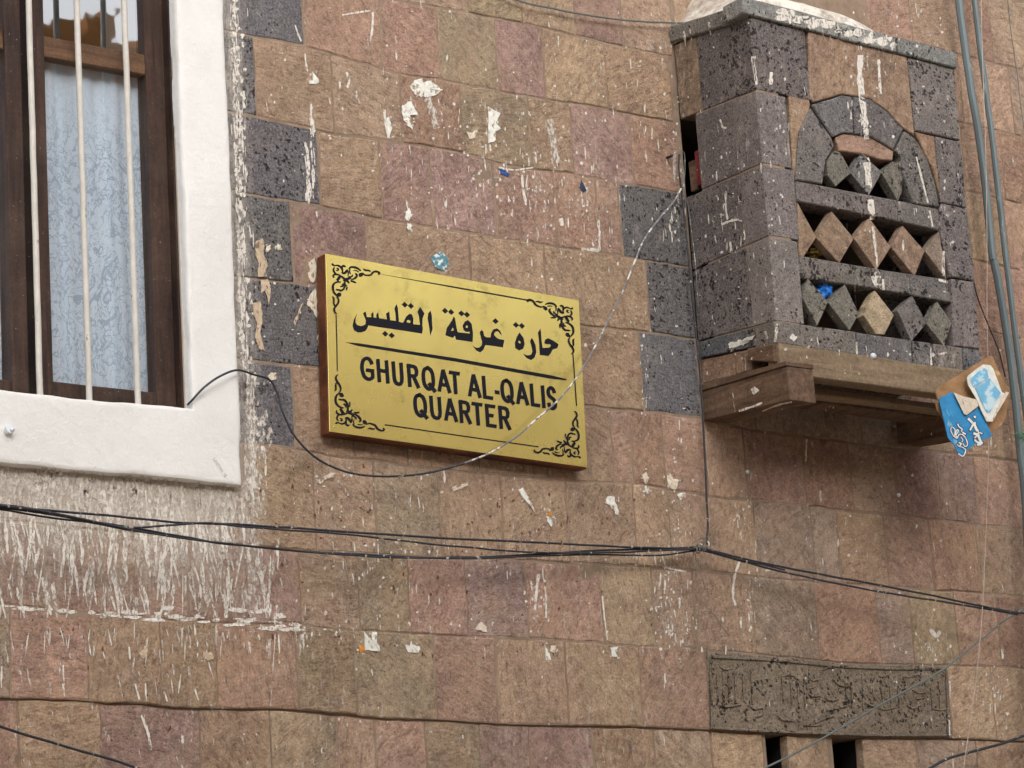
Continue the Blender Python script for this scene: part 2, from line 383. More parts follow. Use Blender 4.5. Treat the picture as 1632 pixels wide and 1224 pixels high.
def prism(poly, Y, depth, name, mat, parent, color=None, bev=.003, amp=.001, cast=True, px=True, seed=3, cuts=2, smooth=False):
    """polygon traced on the plane y = Y, given real thickness going into the wall"""
    pts = [at(x, y, Y) for x, y in poly] if px else [Vector((x, Y, z)) for x, z in poly]
    bm = bmesh.new(); a = [bm.verts.new(p) for p in pts]; f = bm.faces.new(a)
    ex = bmesh.ops.extrude_face_region(bm, geom=[f])
    for v in [g for g in ex['geom'] if isinstance(g, bmesh.types.BMVert)]: v.co.y += depth
    bmesh.ops.recalc_face_normals(bm, faces=bm.faces)
    if bev:
        fe = [e for e in bm.edges if all(abs(v.co.y - Y) < 1e-5 for v in e.verts)]
        bmesh.ops.bevel(bm, geom=fe, offset=bev, segments=1, affect='EDGES')
    if cuts: bmesh.ops.triangulate(bm, faces=[g for g in bm.faces if len(g.verts) > 4]); bmesh.ops.subdivide_edges(bm, edges=[e for e in bm.edges if e.calc_length() > .03], cuts=cuts, use_grid_fill=True)
    for v in bm.verts:
        p = v.co.copy(); v.co.y += amp * fbm(p, 25, seed); v.co.x += amp * .7 * fbm(p, 18, seed + 1); v.co.z += amp * .7 * fbm(p, 18, seed + 2)
    bmesh.ops.recalc_face_normals(bm, faces=bm.faces)
    bm.verts.index_update()
    V = [v.co.copy() for v in bm.verts]; F = [tuple(v.index for v in g.verts) for g in bm.faces]; bm.free()
    return mk(name, V, F, mat, parent, color, smooth=smooth, cast=cast)

def box(lo, hi): 
    (a, b, c), (d, e, f) = lo, hi
    return [(a, b, c), (d, b, c), (d, e, c), (a, e, c), (a, b, f), (d, b, f), (d, e, f), (a, e, f)]

def spline(pts, sub=6):
    """Catmull-Rom through 3-D points"""
    P = [Vector(p) for p in pts]; P = [P[0] * 2 - P[1]] + P + [P[-1] * 2 - P[-2]]; out = []
    for i in range(1, len(P) - 2):
        for k in range(sub):
            t = k / sub; a, b, c, d = P[i - 1:i + 3]
            out.append(.5 * ((2 * b) + (c - a) * t + (2 * a - 5 * b + 4 * c - d) * t * t + (3 * b - a - 3 * c + d) * t ** 3))
    out.append(P[-2]); return out
def tube(pts, r, n=8, wob=0, seed=0):
    V = []; F = []; up = Vector((0, 1, .01))
    for i, p in enumerate(pts):
        d = (pts[min(i + 1, len(pts) - 1)] - pts[max(i - 1, 0)]).normalized()
        if wob: p = p + Vector((fbm(p, 11, seed), fbm(p, 13, seed + 4), fbm(p, 11, seed + 8))) * wob
        s = d.cross(up)
        if s.length < 1e-4: s = d.cross(Vector((1, 0, 0)))
        s.normalize(); t = s.cross(d)
        for k in range(n):
            an = 2 * math.pi * k / n; V.append(p + (s * math.cos(an) + t * math.sin(an)) * r)
    for i in range(len(pts) - 1):
        for k in range(n): F.append((i * n + k, i * n + (k + 1) % n, (i + 1) * n + (k + 1) % n, (i + 1) * n + k))
    F.append(tuple(range(n - 1, -1, -1))); F.append(tuple((len(pts) - 1) * n + k for k in range(n)))
    return V, F
def merge(lst):
    V = []; F = []
    for v, f in lst:
        k = len(V); V += v; F += [tuple(i + k for i in q) for q in f]
    return V, F
def wire(name, px, Y, r, mat, label, cat='cable', parent=None, wob=.0015, seed=0, sub=6, group=None):
    """px: (x, y) or (x, y, Y)"""
    pts = spline([at(p[0], p[1], p[2] if len(p) > 2 else Y) for p in px], sub)
    V, F = tube(pts, r, 8, wob, seed); o = mk(name, V, F, mat, parent)
    if label: tag(o, label, cat, group)
    return o

def ribbon(pts, w, cap=0.0):
    """2-D stroke (pixels) to quads; returns list of 2-D verts and faces"""
    P = [Vector(p) for p in pts]
    ws = w if isinstance(w, (list, tuple)) else [w] * len(P)
    if cap:
        P[0] = P[0] + (P[0] - P[1]).normalized() * cap; P[-1] = P[-1] + (P[-1] - P[-2]).normalized() * cap
    V = []; F = []
    for i, p in enumerate(P):
        a = (P[i] - P[i - 1]).normalized() if i else (P[1] - P[0]).normalized()
        b = (P[i + 1] - P[i]).normalized() if i < len(P) - 1 else a
        na, nb = Vector((-a.y, a.x)), Vector((-b.y, b.x)); m = (na + nb)
        if m.length < 1e-3: m = na
        m.normalize(); k = min(2.2, 1 / max(.3, m.dot(na)))
        V += [p + m * ws[i] / 2 * k, p - m * ws[i] / 2 * k]
        if i: F.append((2 * i - 2, 2 * i - 1, 2 * i + 1, 2 * i))
    return V, F
def cr2(pts, sub=4): return [Vector((q.x, q.z)) for q in spline([(p[0], 0, p[1]) for p in pts], sub)]

# ------------------------------------------------------------------ street and the house opposite (seen mirrored in the window glass)
o = mk('street', [(-40, -40, -3.6), (40, -40, -3.6), (40, 40, -3.6), (-40, 40, -3.6)], [(0, 1, 2, 3)], M['street'], smooth=False)
o['kind'] = 'structure'; o['label'] = 'dusty street below the wall'
OH = thing('house', 'ochre house with a stepped roofline across the street, mirrored in the glass', 'house', (3, -10, -3.6))
def bxm(name, lo, hi, mat, parent, **k):
    V, F = recalc(box(lo, hi), [(0, 1, 2, 3), (7, 6, 5, 4), (0, 4, 5, 1), (1, 5, 6, 2), (2, 6, 7, 3), (3, 7, 4, 0)])
    return mk(name, V, F, mat, parent, smooth=False, **k)
bxm('wall', (-9, -13, -3.6), (1.9, -9.5, 4.05), M['house_b'], OH)
bxm('wall', (1.9, -13, -3.6), (4.95, -9.3, 4.93), M['house'], OH)
bxm('wall', (4.95, -13, -3.6), (14, -9.4, 3.35), M['house_b'], OH)
for i, (a, b, z) in enumerate(((2.3, 2.9, 5.08), (3.1, 3.6, 5.13), (3.7, 3.98, 5.02), (4.06, 4.2, 5.10), (4.22, 4.30, 5.18), (4.5, 4.7, 5.06))):
    bxm('parapet', (a, -9.7, 4.93), (b, -9.35, z), M['house'], OH)
for i in range(5):
    for k in range(2):
        w = bxm('window', (-7 + i * 3.4, -9.2, -2 + k * 2.9), (-6 + i * 3.4, -9.15, -.6 + k * 2.9), M['plaster'], OH)
        bxm('pane', (-6.85 + i * 3.4, -9.14, -1.85 + k * 2.9), (-6.15 + i * 3.4, -9.12, -.75 + k * 2.9), M['dark'], w)

# ------------------------------------------------------------------ the stone wall
J = {
 -2: [(360, -275), (1060, -140), (1632, 5)],
 -1: [(360, -165), (1060, -30), (1632, 112)],
 0: [(360, -55), (640, 1), (760, 23), (862, 43), (968, 70), (1060, 88), (1632, 218)],
 1: [(360, 50), (407, 59), (480, 72), (556, 94), (637, 118), (700, 126), (770, 140), (872, 159), (946, 170), (1054, 191), (1632, 325)],
 2: [(367, 177), (419, 187), (505, 206), (541, 216), (610, 223), (664, 230), (738, 244), (789, 259), (862, 271), (916, 277), (985, 292), (1046, 300), (1632, 432)],
 3: [(370, 305), (463, 321), (510, 328), (576, 343), (640, 354), (740, 370), (801, 380), (887, 392), (956, 402), (1088, 424), (1632, 540)],
 4: [(376, 441), (466, 450), (700, 488), (930, 519), (1040, 530), (1110, 540), (1632, 640)],
 5: [(384, 573), (505, 586), (700, 616), (936, 648), (1037, 657), (1115, 666), (1190, 684), (1296, 697), (1420, 713), (1560, 727), (1632, 735)],
 6: [(-80, 668), (380, 706), (468, 715), (524, 726), (590, 733), (647, 741), (740, 752), (835, 760), (935, 768), (1022, 771), (1083, 783), (1155, 794), (1205, 798), (1361, 815), (1433, 821), (1557, 836), (1632, 844)],
 7: [(-80, 822), (390, 868), (480, 876), (647, 887), (744, 890), (840, 894), (953, 900), (1037, 904), (1115, 909), (1237, 923), (1400, 934), (1554, 945), (1632, 951)],
 8: [(-80, 955), (0, 962), (135, 978), (255, 986), (400, 996), (470, 992), (507, 1001), (573, 1005), (657, 1010), (770, 1015), (899, 1020), (970, 1026), (1044, 1031), (1122, 1036), (1220, 1044), (1310, 1053), (1370, 1058), (1468, 1060), (1583, 1062), (1632, 1066)],
 9: [(-80, 1109), (0, 1113), (60, 1114), (135, 1115), (170, 1121), (225, 1121), (290, 1130), (340, 1129), (400, 1131), (450, 1130), (544, 1138), (620, 1145), (690, 1147), (740, 1150), (800, 1155), (850, 1156), (1000, 1158), (1127, 1163), (1200, 1167), (1340, 1174), (1511, 1177), (1632, 1182)],
 10: [(-80, 1222), (0, 1228), (800, 1265), (1632, 1292)],
 11: [(-80, 1330), (1632, 1395)],
}
JW = {}
for k, pl in J.items():
    y0 = .007 if k > 9 else 0
    JW[k] = [(q.x, q.z) for q in (at(x, y, y0) for x, y in pl)]
def jz(k):
    P = JW[k]
    def f(X):
        if X <= P[0][0]: a, b = P[0], P[1]
        elif X >= P[-1][0]: a, b = P[-2], P[-1]
        else:
            for a, b in zip(P, P[1:]):
                if a[0] <= X <= b[0]: break
        s = (b[1] - a[1]) / (b[0] - a[0])
        if X < P[0][0] or X > P[-1][0]: s = 0
        xr = min(max(X, P[0][0]), P[-1][0])
        return a[1] + s * (xr - a[0])
    return f
TC = {'r': rgb(180, 146, 124), 't': rgb(196, 170, 138), 'o': rgb(166, 150, 120), 'p': rgb(170, 138, 128), 'b': rgb(182, 156, 128),
      'g': rgb(168, 150, 132), 'D': rgb(112, 110, 112), 'k': rgb(158, 126, 110), 'y': rgb(206, 184, 146), 'q': rgb(160, 136, 126), 'G': rgb(130, 124, 122)}
MEAN = rgb(160, 136, 130)
for _k in TC:
    if _k not in 'DG': TC[_k] = tuple((TC[_k][i] * .76 + MEAN[i] * .24) * 1.0 for i in range(3)) + (1,)
    else: TC[_k] = tuple(TC[_k][i] * .84 for i in range(3)) + (1,)
C = [  # (upper joint, lower joint, x of the upright joints, colours; '.' = nothing there)
 (-2, -1, [1380, 1450, 1532, 1580, 1660, 1730, 1820], 'rbrbbt'),
 (-1, 0, [1075, 1180, 1290, 1398, 1445, 1532, 1613, 1680, 1760, 1830], 'bbtrrbgrt'),
 (-1, 0, [480, 560, 640, 742, 830, 914, 990, 1070], 'rrbotpb'),
 (0, 1, [335, 484, 608, 699, 792, 867, 967, 1070], 'Drroptb'),
 (0, 1, [1500, 1535, 1598, 1690, 1780, 1840], 'brrbt'),
 (1, 2, [335, 407, 530, 640, 736, 845, 912, 1008, 1082], 'Dbbrobpr'),
 (1, 2, [1500, 1545, 1604, 1690, 1770, 1850], 'rtrbr'),
 (2, 3, [335, 509, 607, 687, 790, 885, 953, 990, 1096], 'DbpprrrD'),
 (2, 3, [1520, 1560, 1640, 1720, 1800], 'krbt'),
 (3, 4, [335, 465, 586, 750, 870, 1033, 1108], 'DpbbbD'),
 (3, 4, [1540, 1600, 1680, 1770, 1850], 'krbr'),
 (4, 5, [335, 508, 620, 760, 880, 1022, 1115], 'DbbbbD'),
 (4, 5, [1115, 1200, 1290, 1370, 1450, 1530, 1610, 1700, 1800], 'bgbgbbrb'),
 (5, 6, [340, 469, 561, 647, 760, 870, 976, 1008, 1058, 1125, 1189, 1283, 1356, 1428, 1495, 1557, 1645, 1740, 1820], 'Dbbbbbrrrbkkbkqrrbr'[:18]),
 (6, 7, [-190, -60, 90, 200, 310, 398, 500, 598, 701, 800, 905, 1012, 1068, 1130, 1205, 1296, 1337, 1412, 1485, 1560, 1655, 1750, 1830], 'brrbrbbobbbbbbggbrrbrb'),
 (7, 8, [-200, -80, 70, 165, 300, 395, 479, 572, 652, 743, 840, 960, 1041, 1108, 1201, 1301, 1400, 1453, 1525, 1592, 1690, 1790], 'rkrrkpbopqrybbgrgorkr'),
 (8, 9, [-200, -90, 17, 141, 256, 345, 473, 567, 694, 791, 904, 1021, 1128], 'bgrbbroorttr'),
 (8, 9, [1514, 1584, 1690, 1790, 1860], 'ttrb'),
 (9, 10, [-200, -100, 30, 161, 320, 432, 540, 600, 681, 766, 845, 948, 1045, 1137, 1219], 'brbpbobroqpbtt'),
 (9, 10, [1257, 1324], 't'), (9, 10, [1378, 1465, 1560, 1650, 1750, 1850], 'tgbrt'),
 (10, 11, [-200, -90, 60, 190, 290, 400, 520, 640, 740, 860, 960, 1060, 1180, 1290, 1400, 1510, 1620, 1720, 1830], 'brbpbtbrbrpbtotbrt'),
]
WALL = thing('stone_wall', 'old wall of brown, pink and tan stone blocks with dark basalt quoins', 'wall', (0, 0, -3.6))
seed = 11
for (ja, jb, xs, cs) in C:
    low = ja >= 9; y0 = .007 if low else 0
    fa, fb = jz(ja), jz(jb)
    def jx(x):
        ya = 0; 
        for (a, b), (c, d) in zip(J[ja], J[ja][1:]):
            if a <= x <= c or (x < J[ja][0][0]) or (x > J[ja][-1][0] and (c, d) == J[ja][-1]): ya = b + (d - b) * (x - a) / (c - a); break
        return at(x, ya + 55, y0).x
    X = [jx(x) for x in xs]
    for i, ch in enumerate(cs[:len(X) - 1]):
        seed += 1
        if ch == '.': continue
        bas = ch in 'DG'
        V, F = wall_stone(X[i], X[i + 1], (lambda x: fa(x) - .0005) if ja == 9 else fa, fb, y0, seed, gap=random.uniform(.0016, .0040), amp=.0019 if not bas else .0012)
        rr = random.Random(seed); k = rr.uniform(.86, 1.13); c = TC[ch]
        col = (c[0] * k * rr.uniform(.97, 1.03), c[1] * k, c[2] * k * rr.uniform(.95, 1.05), 1)
        mk('stone_block', V, F, M['basalt' if bas else 'tuff'], WALL, col, cast=True)

# inscription stone
def q4(p): return [at(*a, 0) for a in p]
ia, ib = at(1129, 1090).x, at(1512, 1110).x
V, F = wall_stone(ia, ib, jz(8), jz(9), -.003, 901, gap=.002, amp=.0012, cell=.02)
INS = mk('inscription_stone', V, F, M['basalt'], WALL, rgb(128, 114, 96), cast=True)
INS['label'] = 'long dark stone carved with worn Arabic lettering'
fa8, fb9 = jz(8), jz(9)
# raised rim and worn raised letters, traced in a 4.08x enlargement whose corner is pixel 1100, 960
def zz(x, y): return (1100 + x / 4.08, 960 + y / 4.08)
strokes = []
for x, a, b in ((175, 470, 640), (213, 450, 660), (250, 470, 640), (290, 450, 650), (343, 470, 640), (398, 440, 660), (600, 490, 650), (655, 520, 660), (700, 500, 690), (742, 500, 700), (1010, 520, 660), (1048, 520, 680),
                (1192, 560, 680), (1245, 550, 650), (1300, 550, 650), (1352, 550, 680), (1395, 500, 640), (1568, 560, 690), (1120, 470, 700), (1620, 520, 690)):
    strokes.append(([zz(x, a), zz(x + 4, (a + b) / 2), zz(x + 8, b)], 3.6))
for pl in ([(190, 672), (250, 678), (325, 664)], [(398, 680), (430, 694), (474, 684), (470, 730), (430, 742)], [(770, 590), (800, 612), (850, 606)], [(878, 618), (915, 640), (962, 628)],
           [(890, 700), (950, 690), (1025, 672)], [(572, 735), (610, 768), (665, 770)], [(740, 800), (800, 790), (860, 762), (935, 740)], [(752, 800), (840, 800)],
           [(195, 415), (225, 435), (270, 430)], [(1228, 478), (1260, 482), (1292, 470)], [(1385, 482), (1430, 486), (1475, 474)], [(1150, 655), (1185, 672), (1230, 668)], [(1225, 690), (1280, 696), (1330, 684)],
           [(1415, 668), (1450, 690), (1500, 670)], [(1450, 570), (1490, 590), (1530, 585), (1520, 620), (1470, 625)], [(1580, 690), (1630, 700), (1680, 690)], [(770, 480), (800, 510), (840, 500), (820, 540), (780, 560)],
           [(930, 500), (980, 540), (1040, 545)], [(600, 480), (640, 470), (680, 480)], [(870, 440), (900, 420), (930, 425)]):
    strokes.append((cr2([zz(*p) for p in pl], 3), 3.2))
def raised(strokes, Y, h, name, mat, parent, color=None, base=None):
    parts = []
    for pts, w in strokes:
        P = [Vector(p) for p in pts]; v, f = ribbon(P, w, w * .4); v2, _ = ribbon(P, w * .45, w * .1)
        n = len(v); VV = [at(a.x, a.y, Y) for a in v] + [at(a.x, a.y, Y - h) for a in v2]; FF = []
        m = n // 2
        for i in range(m - 1):
            a, b, c, d = 2 * i, 2 * i + 1, 2 * i + 3, 2 * i + 2
            FF += [(a, d, d + n, a + n), (a + n, d + n, c + n, b + n), (b + n, c + n, c, b)]
        FF += [(0, n, n + 1, 1), (n - 2, n - 1, 2 * n - 1, 2 * n - 2)]
        parts.append((VV, FF))
    V, F = merge(parts); V, F = recalc(V, F); return mk(name, V, F, mat, parent, color, smooth=True)
raised(strokes, -.0020, .0050, 'carved_lettering', M['basalt'], INS, rgb(130, 115, 96))
rim = [([(1133, 1047), (1230, 1052), (1350, 1063), (1420, 1066), (1506, 1066)], 5), ([(1133, 1160), (1230, 1166), (1400, 1172), (1508, 1172)], 5), ([(1132, 1050), (1135, 1158)], 5), ([(1508, 1068), (1511, 1170)], 4)]
raised(rim, -.002, .0055, 'carved_rim', M['basalt'], INS, rgb(122, 110, 94))

# openings
wx0, wx1 = -2.35, at(306, 640, -.03).x
wz0, wz1 = at(150, 634, -.03).z, 1.65
BX0, BX1, BD = .68, 1.48, .34
holes = [(wx0, wx1, wz0, wz1), (BX0 + .004, BX1 - .1, .16, .92),
         (at(1219, 1190, .014).x, at(1256, 1190, .014).x, -1.2, jz(9)(at(1236, 1170).x)), (at(1325, 1190, .014).x, at(1377, 1190, .014).x, -1.2, jz(9)(at(1350, 1170).x))]
def core(name, x0, x1, z0f, z1, y0, y1, holes, parent, mat, cast, dx=.12):
    xs = sorted(set([x0, x1] + [h for q in holes for h in q[:2] if x0 < h < x1]))
    full = []
    for a, b in zip(xs, xs[1:]):
        n = max(1, int((b - a) / dx)); full += [a + (b - a) * i / n for i in range(n)]
    full.append(x1)
    zs = sorted(set([z1] + [h for q in holes for h in q[2:] if -9 < h < z1]))
    bm = bmesh.new(); zb = z0f
    allz = [None] + [z for z in zs if z > max(zb(x) for x in full) + .01]
    grid = [[bm.verts.new((x, y0, zb(x) if z is None else z)) for x in full] for z in allz]
    fs = []
    for j in range(len(allz) - 1):
        for i in range(len(full) - 1):
            cx = (full[i] + full[i + 1]) / 2; lo = zb(cx) if allz[j] is None else allz[j]; cz = (lo + allz[j + 1]) / 2
            if any(h[0] < cx < h[1] and h[2] < cz < h[3] for h in holes): continue
            fs.append(bm.faces.new((grid[j][i], grid[j][i + 1], grid[j + 1][i + 1], grid[j + 1][i])))
    ex = bmesh.ops.extrude_face_region(bm, geom=fs)
    for v in [g for g in ex['geom'] if isinstance(g, bmesh.types.BMVert)]: v.co.y = y1
    bmesh.ops.delete(bm, geom=[v for v in bm.verts if not v.link_faces], context='VERTS')
    bmesh.ops.recalc_face_normals(bm, faces=bm.faces); bm.verts.index_update()
    V = [v.co.copy() for v in bm.verts]; F = [tuple(v.index for v in f.verts) for f in bm.faces]; bm.free()
    return mk(name, V, F, mat, parent, smooth=False, cast=cast)
core('wall_core', -4.5, 5, lambda x: -3.6, 3.6, .0102, .34, holes, WALL, M['mortar'], True)
f9 = jz(9)
core('mortar_bed', -4.5, 5, lambda x: f9(x) + .002, 3.6, .0025, .0098, holes[:2], WALL, M['mortar'], True)
for hx in holes[2:]:  # added dark slabs on the slot sides; their colour stands in for shade
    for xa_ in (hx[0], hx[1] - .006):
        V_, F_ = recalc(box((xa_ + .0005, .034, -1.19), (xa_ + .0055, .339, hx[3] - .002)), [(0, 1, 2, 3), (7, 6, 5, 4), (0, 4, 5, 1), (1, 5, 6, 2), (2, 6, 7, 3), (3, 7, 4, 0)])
        mk('slot_shade_slab', V_, F_, M['dark'], WALL, smooth=False)
# dark rooms behind the openings
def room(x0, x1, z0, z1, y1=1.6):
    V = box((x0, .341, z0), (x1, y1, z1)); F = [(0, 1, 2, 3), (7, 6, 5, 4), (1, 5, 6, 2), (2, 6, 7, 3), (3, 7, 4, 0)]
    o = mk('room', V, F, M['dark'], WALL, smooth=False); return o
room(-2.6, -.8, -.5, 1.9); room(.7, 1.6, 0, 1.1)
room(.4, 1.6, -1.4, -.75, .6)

# ------------------------------------------------------------------ window
WIN = thing('window', 'tall brown wooden window with white bars in a thick white plaster surround', 'window', ((wx0 + wx1) / 2, 0, wz0))
# plaster surround as a ring with soft edges
px1 = at(382, 520, -.03).x
def plaster_ring():
    outer_r = at(388, 765, -.03).x; ob = at(200, 753, -.03).z
    zs_b = at(388, 771, -.03).z; 
    x0, x1, z0, z1 = -2.75, outer_r, min(at(388, 771, -.03).z, at(0, 737, -.03).z) , 2.0
    def lines(a, b, brk, st):
        pts = sorted([a, b] + brk); out = []
        for p, q in zip(pts, pts[1:]):
            n = max(1, round((q - p) / st)); out += [p + (q - p) * i / n for i in range(n)]
        return out + [b]
    xs = lines(x0, x1, [wx0, wx1], .028); zs = lines(z0, z1, [wz0, wz1], .028)
    bm = bmesh.new(); g = [[bm.verts.new((x, -.03, z)) for x in xs] for z in zs]; fs = []
    for j in range(len(zs) - 1):
        for i in range(len(xs) - 1):
            cx, cz = (xs[i] + xs[i + 1]) / 2, (zs[j] + zs[j + 1]) / 2
            if wx0 < cx < wx1 and wz0 < cz < wz1: continue
            fs.append(bm.faces.new((g[j][i], g[j][i + 1], g[j + 1][i + 1], g[j + 1][i])))
    ex = bmesh.ops.extrude_face_region(bm, geom=fs)
    for v in [q for q in ex['geom'] if isinstance(q, bmesh.types.BMVert)]: v.co.y = .09
    bmesh.ops.delete(bm, geom=[v for v in bm.verts if not v.link_faces], context='VERTS')
    bmesh.ops.recalc_face_normals(bm, faces=bm.faces)
    ed = [e for e in bm.edges if len(e.link_faces) == 2 and e.calc_face_angle(0) > .8 and all(abs(v.co.y + .03) < 1e-4 for v in e.verts)]
    bmesh.ops.bevel(bm, geom=ed, offset=.013, segments=4, profile=.6, affect='EDGES')
    for v in bm.verts:
        p = v.co.copy(); k = .0065
        # slight slope of the lower edge and hand-made wobble
        if p.z < wz0 - .02: v.co.z += -.0 + .035 * max(0, min(1, (p.x - (-1.55)) / -.8)) * 0
        v.co.x += k * fbm(p, 3.2, 2) + .0034 * fbm(p, 15, 5); v.co.z += k * fbm(p, 3.2, 7) + .0034 * fbm(p, 15, 8); v.co.y += .004 * fbm(p, 6, 4)
    bm.verts.index_update()
    V = [v.co.copy() for v in bm.verts]; F = [tuple(v.index for v in f.verts) for f in bm.faces]; bm.free()
    return mk('plaster_surround', V, F, M['plaster'], WIN, cast=True)
plaster_ring()
def vx(x, Y): return at(x, 320, Y).x
def upright(name, x0, x1, Y, dy, mat, z0=wz0 - .02, z1=1.9):
    return hexa(box((vx(x0, Y), Y, z0), (vx(x1, Y), Y + dy, z1)), n=2, amp=.0006, bev=.002, name=name, mat=mat, parent=WIN, seed=int(x0) % 7 + 2, cast=False)
upright('outer_frame', 279, 292, .008, .08, M['wood'])
upright('stile', 239.5, 270, .036, .045, M['wood'])
upright('frame_rebate', 268, 281, .062, .03, M['wood_dark'])
upright('stile', 59.5, 77.5, .036, .045, M['wood'])
upright('mullion', 14, 39.5, .028, .06, M['wood'])
upright('frame_rebate', 38, 60, .062, .03, M['wood_dark'])
upright('stile', -200, -178, .036, .045, M['wood'])
gx0, gx1 = vx(74, .05), vx(243, .05)
zt, zb_ = at(150, 71, .036).z, at(150, 104, .036).z
hexa(box((gx0 - .004, .040, zb_), (gx1 + .004, .075, zt)), n=2, amp=.0006, bev=.003, name='transom', mat=M['wood_light'], parent=WIN, cast=False)
zr = at(150, 614, .038).z
hexa(box((gx0 - .004, .041, wz0 - .03), (gx1 + .004, .078, zr)), n=2, amp=.0006, bev=.003, name='bottom_rail', mat=M['wood'], parent=WIN, cast=False)
lx0, lx1 = wx0 + .04, vx(16, .05)
hexa(box((lx0, .041, wz0 - .03), (lx1, .078, zr - .01)), n=1, amp=.0005, bev=.003, name='bottom_rail', mat=M['wood'], parent=WIN, cast=False)
hexa(box((lx0, .040, zb_), (lx1, .075, zt)), n=1, amp=.0005, bev=.003, name='transom', mat=M['wood_light'], parent=WIN, cast=False)
def pane(x0, x1, z0, z1, mat): return mk('glass_pane', [(x0, .054, z0), (x1, .054, z0), (x1, .054, z1), (x0, .054, z1)], [(0, 1, 2, 3)], mat, WIN, smooth=False)
pane(gx0, gx1, zr - .005, zb_ + .003, M['glass']); pane(gx0, gx1, zt - .003, 1.88, M['glass_top'])
pane(lx0, lx1, zr - .015, zb_ + .003, M['glass']); pane(lx0, lx1, zt - .003, 1.88, M['glass_top'])
for k, (a, b) in enumerate((((45.5, 0), (64, 630)), ((122, 0), (142.5, 637)), ((197.5, 0), (220, 643)))):
    pa, pb = at(*a, .0), at(*b, .0); d = (pb - pa).normalized()
    pts = [pa - d * .9 + (pa - pa), pa, (pa * 2 + pb) / 3, (pa + pb * 2) / 3, pb, pb + d * .05]
    V, F = tube(spline(pts, 5), .0078, 12, .0016, k); mk('bar', V, F, M['bar'], WIN)
for dx in (.32, .51, .7, .89):
    x = at(45, 0, 0).x - dx
    V, F = tube(spline([(x, 0, 1.9), (x + .002, 0, .8), (x, 0, wz0 - .04)], 4), .0078, 10, .001, 3); mk('bar', V, F, M['bar'], WIN)
def curtain(x0, x1, z0, z1, label, sd):
    V = []; F = []; nx, nz = 90, 30
    for j in range(nz + 1):
        for i in range(nx + 1):
            u, v = i / nx, j / nz; x = x0 + (x1 - x0) * u; z = z0 + (z1 - z0) * v
            y = .085 + .0035 * math.sin(u * 23 + sd + 1.2 * math.sin(v * 3)) * (.5 + .5 * v) + .0015 * math.sin(u * 57 + 2 * v) + .004 * fbm((x, 0, z), 6, sd)
            V.append((x, y, z))
    for j in range(nz):
        for i in range(nx):
            a = j * (nx + 1) + i; F.append((a, a + 1, a + nx + 2, a + nx + 1))
    return tag(mk('lace_curtain', V, F, M['lace']), label, 'curtain')
curtain(gx0 - .02, gx1 + .02, wz0, zt - .01, 'pale lace curtain with curling flower pattern behind the wider glass pane', 1)
curtain(lx0 - .02, lx1 + .02, wz0, zt - .01, 'narrow strip of pale curtain left of the wooden mullion', 4)

# ------------------------------------------------------------------ stone box with pierced front
BOX = thing('stone_window_box', 'dark basalt window box on beams with a pierced arched front', 'stone box', (1.08, -.17, .1))
d = BD; F0 = -d
zf = [at(x, y, F0).z for x, y in ((1195, 23), (1205, 143), (1212, 260), (1222, 375), (1232, 511), (1240, 545))]
zw = [at(x, y, 0).z for x, y in ((1084, 74), (1090, 193), (1093, 314), (1103, 432), (1117, 545), (1120, 573))]
def zl(k, y):  # level k at depth y
    t = (y + d) / d; return zf[k] * (1 - t) + zw[k] * t
g = .0016
def side(k, y0, y1, xw, col, mat='basalt', nm='stone_block', x0=BX0, gz=g, sd=1):
    gz = .0024
    return hexa([(x0, y0 + g, zl(k + 1, y0) + gz), (x0 + xw, y0 + g, zl(k + 1, y0) + gz), (x0 + xw, y1 - g, zl(k + 1, y1) + gz), (x0, y1 - g, zl(k + 1, y1) + gz),
                 (x0, y0 + g, zl(k, y0) - gz), (x0 + xw, y0 + g, zl(k, y0) - gz), (x0 + xw, y1 - g, zl(k, y1) - gz), (x0, y1 - g, zl(k, y1) - gz)],
                n=4, amp=.0016, bev=.0022, name=nm, mat=M[mat], parent=BOX, color=col, seed=sd)
fx = lambda x, y: at(x, y, F0).x
GB = rgb(117, 109, 108); GB2 = rgb(104, 96, 95); GB3 = rgb(125, 118, 114); GD = rgb(84, 87, 91)
hexa([(BX0 + .003, F0 + .003, zf[4] - .02), (BX0 + .085, F0 + .003, zf[4] - .02), (BX0 + .085, -.071, zl(4, -.071) - .02), (BX0 + .003, -.071, zl(4, -.071) - .02),
      (BX0 + .003, F0 + .003, zf[0] - .003), (BX0 + .085, F0 + .003, zf[0] - .003), (BX0 + .085, -.071, zl(0, -.071) - .003), (BX0 + .003, -.071, zl(0, -.071) - .003)], n=0, amp=0, bev=0, name='bedding_mortar', mat=M['mortar'], parent=BOX)
side(0, -d * .30, -.002, .1, rgb(140, 120, 102), 'tuff', sd=21)
side(0, -d, -d * .30, fx(1288, 100) - BX0, GB2, sd=22)
side(1, -d, -d + .1, fx(1257, 200) - BX0, GB, sd=23); side(1, -d + .1, -d * .2, .09, GB2, sd=24)
side(2, -d, -d + .1, fx(1270, 320) - BX0, GB, sd=25); side(2, -d + .1, -.002, .09, GB2, sd=26)
side(3, -d, -d + .1, fx(1277, 450) - BX0, GB3, sd=27); side(3, -d + .1, -.002, .09, GB2, sd=28)
side(4, -d + .001, -.002, .12, GD, sd=29)
